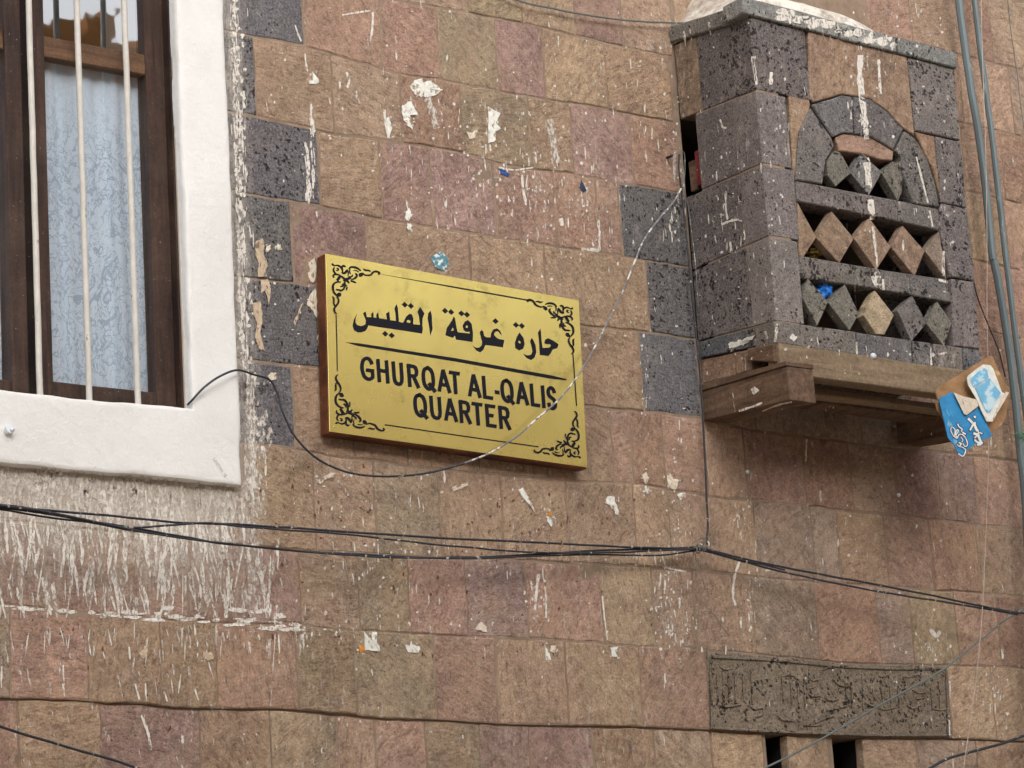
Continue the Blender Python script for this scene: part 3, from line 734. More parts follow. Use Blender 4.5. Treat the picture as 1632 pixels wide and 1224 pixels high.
# missing stone at the wall corner: dark hole with a red painted slat in it
hexa(box((BX0 + .004, -.066, zl(2, -.03) + .02), (BX0 + .02, -.048, zl(1, -.03) - .11)), n=1, amp=.001, bev=.002, name='red_slat', mat=M['wood_redpaint'], parent=BOX, seed=3)
hexa(box((BX0 + .010, -.043, zl(2, -.03) + .012), (BX0 + .024, -.012, zl(1, -.03) - .13)), n=1, amp=.001, bev=.002, name='grey_slat', mat=M['wood_old'], parent=BOX, seed=4)
# right wall of the box and its hidden side
for k in range(4):
    hexa(box((BX1 - .09, -d + .085, zf[k + 1] + g), (BX1 - .01, -.002, zf[k] - g)), n=2, amp=.002, bev=.004, mat=M['basalt'], parent=BOX, color=GB2, seed=40 + k)
# front pieces traced on the face
def fr(poly, col, mat='basalt', nm='stone_block', th=.08, dy=0, bev=.003, amp=.0018, sd=1, cuts=2): return prism(poly, F0 + dy, th, nm, M[mat], BOX, col, bev, amp, True, True, sd, cuts)
TN = rgb(166, 140, 116); 
fr([(1289, 50), (1446, 91), (1458, 216), (1440, 204), (1416, 178), (1387, 157), (1358, 152), (1342, 150), (1297, 163), (1290, 152)], rgb(162, 136, 116), 'tuff', sd=2)
fr([(1447, 91), (1522, 110), (1531, 223), (1459, 208)], GB3, sd=3)
fr([(1258, 152), (1290, 155), (1292, 168), (1290, 176), (1275, 209), (1271, 248), (1268, 287), (1264, 268)], TN, 'tuff', dy=.003, sd=4)
fr([(1459, 210), (1489, 217), (1499, 320), (1497, 306), (1488, 270), (1476, 248)], rgb(166, 136, 110), 'tuff', dy=.003, sd=5)
fr([(1490, 217), (1532, 226), (1541, 331), (1500, 322)], GB, sd=6)
fr([(1501, 324), (1542, 333), (1554, 447), (1515, 441), (1499, 369), (1498, 334)], GB, sd=7)
fr([(1516, 444), (1554, 449), (1562, 556), (1520, 551)], GB, sd=8)
# arch
fr([(1294, 167), (1342, 152), (1358, 154), (1361, 212), (1345, 211), (1328, 218)], rgb(108, 106, 106), nm='arch_stone', dy=-.004, sd=9)
fr([(1360, 154), (1387, 158), (1416, 179), (1440, 206), (1424, 238), (1405, 226), (1388, 217), (1363, 212)], rgb(100, 96, 98), nm='arch_stone', dy=-.004, sd=10)
fr([(1269, 286), (1271, 248), (1275, 209), (1292, 172), (1326, 220), (1330, 232), (1317, 254), (1311, 293)], rgb(112, 106, 104), nm='arch_stone', dy=-.004, sd=11)
fr([(1442, 209), (1457, 218), (1477, 250), (1490, 290), (1498, 331), (1456, 323), (1438, 273), (1436, 250), (1427, 240)], rgb(108, 104, 100), nm='arch_stone', dy=-.004, sd=12)
fr([(1332, 219), (1345, 213), (1362, 214), (1388, 219), (1408, 229), (1424, 241), (1423, 256), (1403, 254), (1377, 245), (1338, 240)], rgb(178, 146, 130), 'tuff', 'infill_stone', dy=.004, sd=13)
# lattice bands
fr([(1269, 288), (1430, 319), (1432, 352), (1271, 320)], rgb(112, 104, 102), nm='lattice_band', sd=14, th=.07)
fr([(1431, 319.5), (1497, 333), (1498, 367), (1433, 352.5)], rgb(116, 110, 106), nm='lattice_band', sd=15, th=.07)
fr([(1274, 407), (1402, 429), (1404, 461), (1275, 442)], rgb(112, 106, 100), nm='lattice_band', sd=16, th=.07)
fr([(1403.5, 429.5), (1509, 445), (1518, 482), (1405.5, 461.5)], rgb(104, 100, 98), nm='lattice_band', sd=17, th=.07)
fr([(1264, 515), (1364, 529), (1365, 566), (1241, 547), (1233, 512)], rgb(116, 110, 104), nm='sill_stone', sd=18, th=.1)
fr([(1365.5, 530), (1453, 542), (1455, 580), (1366.5, 566)], rgb(98, 96, 98), nm='sill_stone', sd=19, th=.1)
fr([(1454.5, 542.5), (1486, 547), (1488, 585), (1456.5, 580)], rgb(104, 102, 100), nm='sill_stone', sd=20, th=.1)
fr([(1487.5, 547.5), (1534, 554), (1535, 592), (1489.5, 585.5)], rgb(112, 104, 98), nm='sill_stone', sd=21, th=.1)
fr([(1535.5, 554), (1563, 558), (1566, 596), (1536.5, 592)], rgb(94, 94, 98), nm='sill_stone', sd=22, th=.1)
dm = lambda p, c, mat='basalt', sd=1: fr(p, c, mat, 'lattice_diamond', .03, .002, .0012, .0008, sd, 0)
D1 = rgb(116, 112, 102); D2 = rgb(150, 128, 108)
dm([(1331, 240), (1340, 243), (1357, 275), (1332, 297), (1319, 279), (1318, 256)], D1, sd=31)
dm([(1373, 245), (1406, 274), (1385, 311), (1356, 276)], rgb(126, 124, 122), sd=32)
dm([(1423, 257), (1436, 260), (1439, 280), (1438, 306), (1431, 320), (1405, 275)], D1, sd=33)
dm([(1271, 322), (1301, 378), (1281, 409), (1274, 407)], D2, 'tuff', 34)
dm([(1326, 337), (1361, 380), (1338, 419), (1301, 379)], D2, 'tuff', 35)
dm([(1386, 348), (1420, 394), (1397, 430), (1361, 380)], D2, 'tuff', 36)
dm([(1439, 360), (1474, 400), (1458, 440), (1420, 394)], rgb(154, 130, 112), 'tuff', 37)
dm([(1497, 369), (1509, 446), (1474, 400)], rgb(150, 136, 122), 'tuff', 38)
dm([(1288, 444), (1320, 481), (1303, 519), (1279, 475)], D1, sd=39)
dm([(1347, 453), (1369, 500), (1354, 527), (1320, 482)], D1, sd=40)
dm([(1395, 463), (1425, 502), (1410, 533), (1396, 532), (1377, 503), (1380, 490)], rgb(188, 172, 142), 'tuff', 41)
dm([(1454, 471), (1477, 515), (1453, 544), (1430, 495)], rgb(112, 106, 104), sd=42)
dm([(1494, 481), (1517, 514), (1505, 552), (1477, 516)], D1, sd=43)
# cornice
cz0, cz1 = at(1195, 23, -d - .012).z, at(1192, -1, -d - .012).z + .005
cw0 = at(1088, 72, 0).z; cw1 = cw0 + (cz1 - cz0)
cx = BX0 - .012
def corn(pa, pb, sd, col):
    yf = -d - .010; xa, xb = at(pa, 50, yf).x, at(pb, 80, yf).x
    def zb3(x): t = (x - at(1195, 23, yf).x) / (at(1521, 107, yf).x - at(1195, 23, yf).x); return at(1195, 23, yf).z * (1 - t) + at(1521, 107, yf).z * t
    th_ = cz1 - cz0
    hexa([(xa, yf, zb3(xa)), (xb, yf, zb3(xb)), (xb, -d + .08, zb3(xb)), (xa, -d + .08, zb3(xa)), (xa, yf, zb3(xa) + th_), (xb, yf, zb3(xb) + th_), (xb, -d + .08, zb3(xb) + th_), (xa, -d + .08, zb3(xa) + th_)],
         n=4, amp=.002, bev=.003, name='cornice_stone', mat=M['basalt'], parent=BOX, color=col, seed=sd)
corn(1188, 1339, 51, rgb(140, 140, 136)); corn(1340, 1429, 52, rgb(152, 153, 150)); corn(1430, 1523, 53, rgb(134, 135, 132))
hexa([(cx, -d + .08, cz0), (cx + .1, -d + .08, cz0), (cx + .1, .0, cw0), (cx, .0, cw0), (cx, -d + .08, cz1), (cx + .1, -d + .08, cz1), (cx + .1, .0, cw1), (cx, .0, cw1)], n=4, amp=.002, bev=.004,
     name='cornice_stone', mat=M['basalt'], parent=BOX, color=rgb(116, 112, 106), seed=54)
hexa(box((BX0 + .09, -d + .085, cz0 - .01), (BX1, -.0, cz1 - .02)), n=1, amp=.001, bev=.003, name='cover_slab', mat=M['basalt'], parent=BOX, color=GB2, seed=55)
hexa(box((BX0 + .12, -d + .1, zf[5] + .001), (BX1 - .01, -.0, zf[5] + .03)), n=1, amp=.001, bev=.003, name='floor_slab', mat=M['basalt'], parent=BOX, color=GB2, seed=56)
# mound of whitewashed mortar on top
def mound():
    V = []; F = []; nx, ny = 46, 16; xa, xb = cx + .01, fx(1414, 40)
    for j in range(ny + 1):
        for i in range(nx + 1):
            u, v = i / nx, j / ny; x = xa + (xb - xa) * u; y = -d + .012 + (d - .01) * v
            e = min(1, u * 6) * (1 - u ** 7) ** .8; z = cz1 - .012 + (.008 + .125 * v ** .38) * e + .02 * v + .008 * fbm((x, y, 0), 14, 3)
            V.append(Vector((x, y, z)))
    for j in range(ny):
        for i in range(nx):
            a = j * (nx + 1) + i; F.append((a, a + 1, a + nx + 2, a + nx + 1))
    k = len(V); ring = list(range(nx + 1)) + [j * (nx + 1) + nx for j in range(1, ny + 1)] + [ny * (nx + 1) + i for i in range(nx - 1, -1, -1)] + [j * (nx + 1) for j in range(ny - 1, 0, -1)]
    V += [Vector((V[r].x, V[r].y, cz1 - .02)) for r in ring]; n = len(ring)
    F += [(ring[(i + 1) % n], ring[i], k + i, k + (i + 1) % n) for i in range(n)]
    mk('mortar_mound', V, F, M['mound'], BOX, cast=True)
mound()
# timber under the box
zt2, zb2 = at(1285, 557, F0).z, at(1285, 600, F0).z
hexa([(BX0 + .0, F0 - .002, zb2), (BX1 + .01, F0 - .002, zb2 - .002), (BX1 + .01, F0 + .05, zb2 - .002), (BX0, F0 + .05, zb2), (BX0, F0 - .002, zf[5] - .003), (BX1 + .01, F0 - .002, zf[5] - .006), (BX1 + .01, F0 + .05, zf[5] - .006), (BX0, F0 + .05, zf[5] - .003)],
     n=5, amp=.0016, bev=.003, name='front_board', mat=M['wood_board'], parent=BOX, seed=60)
def beam(x0, w, pxf, pxb, name, sd, mat='wood_old', yf=F0 - .03):
    zt_f, zb_f = [at(*p, yf).z for p in pxf]; zt_b, zb_b = [at(*p, 0).z for p in pxb]
    hexa([(x0, yf, zb_f), (x0 + w, yf, zb_f), (x0 + w, 0, zb_b), (x0, 0, zb_b), (x0, yf, zt_f), (x0 + w, yf, zt_f), (x0 + w, 0, zt_b), (x0, 0, zt_b)], n=4, amp=.0016, bev=.002, name=name, mat=M[mat], parent=BOX, seed=sd)
beam(BX0 - .004, .098, ((1247, 583), (1248, 636)), ((1121, 626), (1123, 671)), 'beam', 61)
beam(BX0 - .008, .106, ((1247, 574), (1247, 582)), ((1121, 615), (1121, 625)), 'beam_packing', 62)
rbx = at(1430, 700, 0).x
beam(rbx, .1, ((1500, 640), (1505, 695)), ((1403, 655), (1428, 708)), 'beam', 63, 'wood_old', -.2)
zp = zb2
hexa(box((BX0 + .02, -d + .105, zp - .012), (BX1, -d + .165, zp + .008)), n=3, amp=.003, bev=.002, name='plank', mat=M['wood_board'], parent=BOX, seed=64)
hexa(box((BX0 + .02, -d + .172, zp - .016), (BX1, -d + .25, zp + .006)), n=3, amp=.003, bev=.002, name='plank', mat=M['wood_old'], parent=BOX, seed=65)
# small brown blocks between the base and the left beam
def sb(a, b, z1a, z1b, z0a, z0b, mat, sd, out=0.0):
    hexa([(BX0 - out, a, z0a), (BX0 + .06, a, z0a), (BX0 + .06, b, z0b), (BX0 - out, b, z0b), (BX0 - out, a, z1a), (BX0 + .06, a, z1a), (BX0 + .06, b, z1b), (BX0 - out, b, z1b)], n=3, amp=.002, bev=.003, name='packing_block', mat=mat, parent=BOX, color=rgb(128, 100, 84), seed=sd)
zbm = lambda y: at(1247, 574, F0 - .03).z + (at(1121, 615, 0).z - at(1247, 574, F0 - .03).z) * (y - F0 + .03) / (d + .03)
sb(F0 + .01, -.22, zl(5, F0) - .003, zl(5, -.22) - .003, zbm(F0) + .004, zbm(-.22) + .028, M['wood_old'], 71, .012)
sb(-.217, -.15, zl(5, -.217) - .003, zl(5, -.15) - .003, zbm(-.217) + .003, zbm(-.15) + .003, M['tuff'], 72, -.002)
sb(-.147, -.002, zl(5, -.147) - .003, zl(5, 0) - .003, zbm(-.147) + .003, zbm(0) + .003, M['tuff'], 73, -.004)

# ------------------------------------------------------------------ paint, drips and specks thrown over stone (traced in photo pixels, laid on the surfaces)
BVH = BVHTree.FromPolygons(BV, BF)
def hit(x, y, off=.0008):
    dd = pray(x, y); loc, nor, idx, dist = BVH.ray_cast(CAMP, dd)
    if loc is None: return None
    if nor.dot(dd) > 0: nor = -nor
    return loc + nor * off - dd * .0006
SPL = {'paint': [[], []], 'paint_thin': [[], []], 'rust': [[], []]}
def addpoly(kind, pts, fan=True, maxd=.03, off=.0008):
    V, F = SPL[kind]; H = [hit(*p, off) for p in pts]
    if any(h is None for h in H): return
    k = len(V)
    if fan:
        cx_, cy_ = sum(p[0] for p in pts) / len(pts), sum(p[1] for p in pts) / len(pts); c = hit(cx_, cy_, off)
        if c is None or any((h - c).length > maxd for h in H): return
        V.append(c); V.extend(H); n = len(H)
        F.extend([(k, k + 1 + i, k + 1 + (i + 1) % n) for i in range(n)])
def blob(kind, x, y, rx, ry, n=7, jag=.4):
    a0 = random.random() * 6.28
    addpoly(kind, [(x + rx * math.cos(a0 + i * 6.283 / n) * random.uniform(1 - jag, 1 + jag), y + ry * math.sin(a0 + i * 6.283 / n) * random.uniform(1 - jag, 1 + jag)) for i in range(n)])
def drip(kind, x, y, ln, w, slant=0.0, seg=None):
    seg = seg or max(2, int(ln / 6)); V, F = SPL[kind]; row = None; xx = x
    for i in range(seg + 1):
        t = i / seg; ww = w * (.35 + .9 * math.sin(math.pi * min(1, t * .8 + .15))) * random.uniform(.55, 1.3) / 2
        xx = x + slant * ln * t + random.uniform(-.35, .35) + .05 * ln * t
        a, b = hit(xx - ww, y + ln * t), hit(xx + ww, y + ln * t)
        if a is None or b is None: row = None; continue
        k = len(V); V += [a, b]
        if row is not None and (V[row] - a).length < .03 and (V[row + 1] - b).length < .03: F.append((row, row + 1, k + 1, k))
        row = k
R = random.uniform
# dense wash below the sill
for _ in range(560):
    x = R(-30, 462); t = random.random() ** 1.25; y = 772 + .085 * (x - 380) * (x < 390) + 200 * t
    if x > 392 and (random.random() < .5 or y < 850): continue
    drip(random.choice(('paint', 'paint_thin', 'paint_thin')), x, y, min(R(14, 80), 985 - y), R(1.0, 5.6), R(-.26, .26))
for _ in range(300):
    x = R(-30, 390); y = 742 + .09 * x + abs(random.gauss(0, 30)); blob('paint_thin', x, y, R(3, 10), R(3, 12))
for _ in range(70):
    x = R(0, 480); y = 967 + .067 * x + R(-5, 5) * (.4 + (x > 200) * .9); blob('paint', x, y, R(4, 12), R(1.2, 3.6))
for _ in range(18): blob('paint', R(190, 462), R(968, 984), R(8, 20), R(2, 5))
for _ in range(120):
    x = R(0, 490); y = 990 + abs(random.gauss(0, 45)); drip(random.choice(('paint', 'paint_thin', 'paint_thin')), x, y, R(6, 40), R(.8, 3), R(-.2, .25))
for _ in range(60): drip('paint_thin', R(0, 600), R(1110, 1224), R(5, 26), R(1, 3), R(-.2, .4))
# fringe beside the plaster
for _ in range(460):
    y = R(-5, 800); x = 366 + .032 * y + abs(random.gauss(0, 9)) + (8 if y > 590 else 0); 
    if random.random() < .6: blob(random.choice(('paint', 'paint_thin')), x, y, R(1, 4.5), R(1.5, 6), 6, .5)
    else: drip('paint', x, y, R(6, 26), R(1, 3.4), R(-.05, .05))
for _ in range(150):
    y = R(620, 960); blob('paint_thin', 392 + abs(random.gauss(0, 14)), y, R(1.5, 6), R(2, 12))
for _ in range(30): drip('paint', 490 + R(-4, 10), R(222, 310), R(10, 34), R(1.5, 4), .02)
for _ in range(14): drip('paint', R(494, 500), R(165, 210), R(6, 16), R(2, 4), 0)
# loose specks everywhere
for _ in range(760):
    x, y = R(380, 1640), R(-5, 1224); s = random.choice((.9, 1.1, 1.4, 1.9)); 
    if random.random() < .78: blob(random.choice(('paint', 'paint_thin')), x, y, s, s * R(.8, 1.6), 5)
    else: drip(random.choice(('paint', 'paint_thin')), x, y, R(4, 17), R(.8, 2.2), R(-.15, .2))
for cx_, cy_, sx, sy, n in ((830, 260, 110, 90, 190), (700, 190, 140, 60, 130), (840, 300, 70, 45, 120), (900, 350, 50, 40, 70), (1080, 250, 8, 110, 50), (1085, 800, 10, 90, 60), (1068, 960, 16, 60, 90), (1028, 600, 5, 60, 30), (1160, 330, 25, 60, 60), (1230, 300, 20, 110, 50), (1480, 300, 40, 90, 40), (1340, 560, 90, 14, 20), (600, 880, 120, 30, 90), (560, 1000, 140, 12, 60),
                            (1380, 130, 14, 50, 40), (560, 790, 60, 30, 50), (760, 770, 80, 30, 30), (860, 950, 12, 30, 34), (1050, 120, 20, 60, 30), (1195, 960, 14, 30, 40), (1490, 1030, 20, 16, 34), (1590, 1110, 30, 26, 44),
                            (640, 960, 40, 40, 24), (1030, 890, 40, 14, 26), (1330, 870, 60, 40, 26), (1180, 820, 10, 20, 24), (1540, 690, 40, 20, 20), (1100, 1010, 14, 20, 20), (505, 985, 22, 26, 30), (1440, 50, 50, 30, 40)):
    for _ in range(n):
        x, y = random.gauss(cx_, sx), random.gauss(cy_, sy)
        if random.random() < .68: blob(random.choice(('paint', 'paint_thin')), x, y, R(.8, 2.4), R(1, 3.4), 6, .5)
        else: drip(random.choice(('paint', 'paint_thin')), x, y, R(5, 20), R(.8, 2.6), R(-.08, .1))
# particular marks
def mark(kind, pl, w): 
    V, F = SPL[kind]; P = cr2(pl, 5); ws = [w * random.uniform(.6, 1.25) for _ in P]; v, f = ribbon(P, ws)
    H = [hit(a.x, a.y, .001) for a in v]; k = len(V)
    if any(h is None for h in H): return
    V.extend(H); F.extend([tuple(i + k for i in q) for q in f if max((H[q[0]] - H[q[1]]).length, (H[q[0]] - H[q[3]]).length) < .04])
for pl, w in (([(1371, 88), (1370, 120), (1373, 150), (1378, 190), (1381, 222)], 9), ([(1377, 245), (1383, 280), (1386, 318), (1390, 350)], 9), ([(1383, 250), (1388, 300), (1392, 345)], 5), ([(1388, 350), (1393, 380), (1398, 425)], 4),
              ([(1397, 430), (1399, 445), (1400, 461)], 10), ([(1390, 440), (1395, 455)], 5), ([(1407, 445), (1408, 462)], 4), ([(1460, 250), (1470, 290), (1480, 330), (1486, 362)], 3), ([(1400, 95), (1401, 120), (1403, 150)], 5), ([(1358, 160), (1356, 190)], 3),
              ([(1504, 400), (1503, 440)], 5), ([(1199, 90), (1203, 115), (1206, 135)], 4), ([(1229, 115), (1228, 135)], 6), ([(1362, 455), (1364, 480), (1366, 500)], 2.4), ([(1495, 446), (1510, 450)], 4), ([(1483, 555), (1484, 582)], 3), ([(1495, 565), (1508, 562)], 4),
              ([(1365, 545), (1366, 565)], 2.5), ([(1260, 535), (1268, 541)], 9), ([(1238, 515), (1236, 545)], 4), ([(1220, 528), (1223, 540)], 4), ([(1157, 305), (1157, 330), (1160, 350)], 3), ([(1150, 358), (1165, 352), (1178, 350)], 4), ([(1164, 385), (1166, 402)], 4),
              ([(1148, 190), (1152, 202), (1158, 204)], 3), ([(832, 279), (833, 300), (838, 323)], 4), ([(840, 279), (838, 300)], 2), ([(795, 267), (820, 271), (850, 267)], 2.5), ([(594, 20), (593, 45), (590, 66)], 3.6), ([(545, 24), (570, 20), (590, 17)], 3),
              ([(470, 40), (475, 55), (480, 66)], 2.6), ([(486, 85), (487, 100), (490, 114)], 2.6), ([(552, 115), (556, 128), (553, 140)], 4), ([(541, 130), (542, 141)], 3), ([(568, 145), (568, 157)], 2.6), ([(612, 175), (614, 195), (619, 220)], 4), ([(953, 350), (955, 375), (955, 400)], 4),
              ([(926, 397), (940, 398), (955, 400)], 5), ([(893, 348), (896, 360)], 6), ([(926, 310), (930, 330)], 3), ([(858, 915), (855, 940), (852, 972)], 5), ([(868, 935), (870, 955), (870, 985)], 2.6), ([(1056, 903), (1075, 908), (1093, 911)], 2.6), ([(1053, 912), (1050, 940)], 2),
              ([(1046, 975), (1045, 968), (1052, 967)], 2), ([(1513, 1085), (1514, 1110)], 2.5), ([(1512, 1140), (1513, 1172)], 3.2), ([(1518, 1200), (1519, 1224)], 1.8), ([(960, 950), (963, 985), (968, 1020)], 2.6), ([(1170, 560), (1173, 566)], 2), ([(1482, 1003), (1492, 1014), (1498, 1006)], 6),
              ([(1597, 1035), (1598, 1050)], 4), ([(1180, 890), (1170, 920), (1168, 950), (1172, 965)], 4), ([(1173, 545), (1168, 552)], 3), ([(1215, 655), (1240, 645), (1262, 640)], 3), ([(1178, 655), (1200, 648), (1215, 642)], 3), ([(1200, 618), (1206, 626)], 10),
              ([(1285, 700), (1284, 735)], 3), ([(1307, 782), (1308, 800)], 3), ([(100, 1090), (102, 1110)], 3), ([(225, 1140), (236, 1170), (240, 1195)], 4), ([(290, 1172), (291, 1185)], 4), ([(215, 1090), (222, 1115)], 3), ([(310, 1098), (316, 1116)], 2.6), ([(262, 1102), (266, 1118)], 2.6), ([(100, 1060), (102, 1092)], 2.4)):
    mark('paint', pl, w)
for pl, w in (([(790, 172), (792, 185)], 6), ([(682, 155), (688, 175), (696, 205)], 12), ([(876, 190), (882, 230), (886, 260)], 12), ([(340, 730), (360, 760)], 5), ([(1075, 240), (1074, 290)], 4), ([(1098, 310), (1103, 360), (1110, 400)], 2.4)): mark('paint_thin', pl, w)
for _ in range(60):
    x = R(1235, 1425); blob('paint', x, (x - 1198) * .247 + R(4, 20), R(3, 12), R(2, 6))
for x in (1090, 1100, 1130, 1160): drip('paint', x, 75 - (x - 1070) * .36 - 18, R(14, 22), R(2, 4), .1)
# rusty glue marks
for cx_, cy_, sx, sy, n in ((730, 905, 140, 45, 44), (545, 815, 70, 40, 34), (585, 815, 6, 8, 9), (790, 830, 70, 24, 24), (850, 815, 40, 25, 20), (985, 810, 20, 14, 12), (560, 1020, 30, 14, 14), (700, 1035, 160, 12, 22), (450, 770, 30, 20, 14), (250, 1140, 40, 30, 16), (90, 1030, 40, 30, 14)):
    for _ in range(n): blob('rust', random.gauss(cx_, sx), random.gauss(cy_, sy), R(.8, 2.4), R(1.2, 4.4), 6, .5)
# ------------------------------------------------------------------ brass street sign
SY = -.047
SG = thing('street_sign', 'brass street sign on a wooden board naming the Ghurqat Al-Qalis quarter', 'sign', at(727, 575, 0))
TLp, TRp, BRp, BLp = (518.5, 404), (922, 479), (935.8, 745), (525, 688)
cs_ = [at(*p, SY) for p in (TLp, TRp, BRp, BLp)]
nb = Vector((0, 1, 0))
# wooden board, a little smaller than nothing: its left and lower edges show
bo = [Vector(c) for c in cs_]
bo[2] = bo[2] + Vector((0, 0, -.005)); bo[3] = bo[3] + Vector((-.002, 0, -.005)); bo[0] = bo[0] + Vector((-.002, 0, 0))
V = [p + nb * .0012 for p in bo] + [p + nb * .040 for p in bo]
def boxfrom(V, bev, n, mat, name, parent, seed=1, amp=.0003):
    return hexa([V[3], V[2], V[6], V[7], V[0], V[1], V[5], V[4]], n=n, amp=amp, bev=bev, name=name, mat=mat, parent=parent, seed=seed, cast=False)
boxfrom(V, .0025, 3, M['wood_red'], 'wooden_board', SG, 5, .0008)
V = [p - nb * .0012 for p in cs_] + [p + nb * .001 for p in cs_]
PL = boxfrom(V, .0005, 0, M['brass'], 'brass_plate', SG, 6, 0)
def flat(strokes, name, mat, parent, Y, polys=(), step=.00004):
    """flat enamel print: ribbons and filled outlines on the plate"""
    V = []; F = []; i = 0
    for pts, w, cap in strokes:
        v, f = ribbon(pts, w, cap); k = len(V); V += [at(a.x, a.y, Y - i * step) for a in v]; F += [tuple(j + k for j in q) for q in f]; i += 1
    for poly in polys:
        from mathutils.geometry import tessellate_polygon
        loops = poly if isinstance(poly[0][0], (tuple, list, Vector)) else [poly]
        tri = tessellate_polygon([[Vector((p[0], p[1], 0)) for p in lp] for lp in loops]); flatp = [p for lp in loops for p in lp]
        k = len(V); V += [at(p[0], p[1], Y - i * step) for p in flatp]; F += [tuple(j + k for j in t) for t in tri]; i += 1
    # face the street
    F2 = []
    for f in F:
        a, b, c = V[f[0]], V[f[1]], V[f[2]]; n = (b - a).cross(c - a)
        F2.append(f if n.y < 0 else tuple(reversed(f)))
    return mk(name, V, F2, mat, parent, smooth=False)
LY = SY - .0017
def letter(ch, xl, xr, line, hw=2.95):
    if line == 1: top = lambda x: 571.5 + .1606 * (x - 600.3); bot = lambda x: 609 + .158 * (x - 602.5)
    else: top = lambda x: 630 + .1465 * (x - 684.6); bot = lambda x: 666.8 + .150 * (x - 684.6)
    def P(u, v):
        x = xl + hw + u * (xr - xl - 2 * hw); t, b = top(x) + hw, bot(x) - hw
        return Vector((x + (.5 - v) * 2.2, b + (t - b) * v))
    G = {
     'G': ([[(1, .76), (.92, .9), (.72, 1.02), (.45, 1.02), (.18, .9), (.03, .68), (0, .5), (.03, .3), (.18, .08), (.45, -.02), (.7, -.01), (.9, .06), (1, .14), (1, .43)], [(1, .43), (.55, .43)]]),
     'H': ([[(0, 0), (0, 1)], [(1, 0), (1, 1)], [(.05, .52), (.95, .52)]]),
     'U': ([[(0, 1), (0, .3), (.07, .1), (.25, -.01), (.5, -.04), (.75, -.01), (.93, .1), (1, .3), (1, 1)]]),
     'R': ([[(0, 0), (0, 1)], [(0, 1), (.6, 1), (.82, .95), (.93, .78), (.86, .6), (.65, .5), (.05, .5)], [(.52, .48), (.98, 0)]]),
     'Q': ([[(.5, 1.04), (.2, .96), (.04, .76), (0, .5), (.04, .24), (.2, .05), (.5, -.04), (.8, .05), (.96, .24), (1, .5), (.96, .76), (.8, .96), (.5, 1.04), (.44, 1.035)], [(.6, .2), (1.04, -.08)]]),
     'A': ([[(-.02, 0), (.47, 1)], [(1.02, 0), (.53, 1)], [(.2, .3), (.8, .3)]]),
     'T': ([[(-.02, 1), (1.02, 1)], [(.5, 0), (.5, .95)]]), 'L': ([[(0, 1), (0, 0), (1, 0)]]), 'I': ([[(0, 0), (0, 1)]]),
     'E': ([[(1, 1), (0, 1), (0, 0), (1, 0)], [(.05, .52), (.92, .52)]]),
     'S': ([[(.94, .78), (.85, .93), (.6, 1.03), (.35, 1.02), (.1, .9), (.06, .74), (.18, .6), (.5, .51), (.82, .42), (.97, .25), (.9, .07), (.65, -.03), (.35, -.03), (.1, .08), (.02, .24)]])}
    curved = ch in 'GUQSR'
    st = []
    for s in G[ch]:
        pts = [P(*q) for q in s]
        if curved and len(s) > 5 and ch in 'GQS': pts = cr2(pts, 3)
        cap = 0 if (ch in 'GS' and len(s) > 5) or (ch == 'A') else hw
        if ch == 'A' and len(s) == 2 and s[0][1] == 0: cap = hw * .95
        st.append((pts, 2 * hw, cap if not (len(s) == 2 and s[0][0] == .05) else 0))
    flat(st, 'letter', M['ink'], PL, LY)
for ch, a, b in zip('GHURQATALQALIS', (574.1, 600.6, 624.9, 649.2, 672, 696.8, 716.8, 745.2, 768.8, 797.5, 822, 844.9, 862.8, 870.8), (596.4, 620, 643.2, 668.6, 693.5, 718, 733.9, 766.3, 785, 818.8, 842.2, 860, 867.6, 887.8)): letter(ch, a, b, 1)
for ch, a, b in zip('QUARTER', (658.7, 685, 707.4, 731.8, 752.6, 773.6, 794.8), (680.8, 704, 728.6, 751.3, 769.8, 790.6, 814)): letter(ch, a, b, 2)
flat([], 'hyphen', M['ink'], PL, LY, [[(788.4, 621.5), (796.2, 622.8), (796.4, 629), (788.6, 627.8)]])
def zA(l): return [(520 + x / 8.16, 450 + y / 8.16) for x, y in l]
def zB(l): return [(700 + x / 8.16, 470 + y / 8.16) for x, y in l]
def dot(z, x, y, r=38): return z([(x - r * 1.05, y - 4), (x - 3, y - r), (x + r * 1.05, y + 4), (x + 3, y + r)])
qalis = zA([(400, 408), (362, 480), (343, 560), (362, 622), (410, 650), (462, 650), (512, 630), (536, 592), (545, 558), (700, 584), (840, 603), (1000, 627), (1248, 666), (1256, 600), (1250, 560), (1252, 470), (1277, 405), (1222, 318), (1188, 378), (1207, 440),
            (1220, 552), (1130, 545), (1133, 470), (1112, 415), (1082, 408), (1045, 440), (1012, 500), (1000, 525), (945, 512), (945, 500), (931, 330), (914, 283), (888, 335), (901, 400), (908, 502), (832, 492), (830, 480), (820, 378), (779, 405), (790, 480), (688, 466), (685, 455), (675, 388), (650, 422), (655, 462), (615, 455), (612, 378), (584, 410), (590, 452), (530, 452), (527, 440), (512, 378), (480, 402), (500, 450), (516, 490), (512, 540), (496, 556), (450, 568), (402, 555), (380, 520), (382, 470)])
flat([], 'arabic_word', M['ink'], PL, LY, [[qalis, zA([(1062, 486), (1098, 498), (1094, 528), (1050, 520), (1044, 502)])], zA([(1357, 368), (1328, 402), (1320, 470), (1340, 580), (1355, 692), (1382, 610), (1376, 500), (1372, 430)]),
      dot(zA, 1022, 290), dot(zA, 1102, 306), dot(zA, 768, 668), dot(zA, 852, 690)])
ghq = zB([(190, 280), (165, 335), (100, 430), (82, 525), (180, 558), (206, 525), (220, 580), (435, 612), (440, 490), (422, 375), (375, 326), (335, 345), (306, 400), (318, 455), (350, 480), (395, 478), (402, 503), (330, 495), (240, 485), (225, 420), (205, 300)])
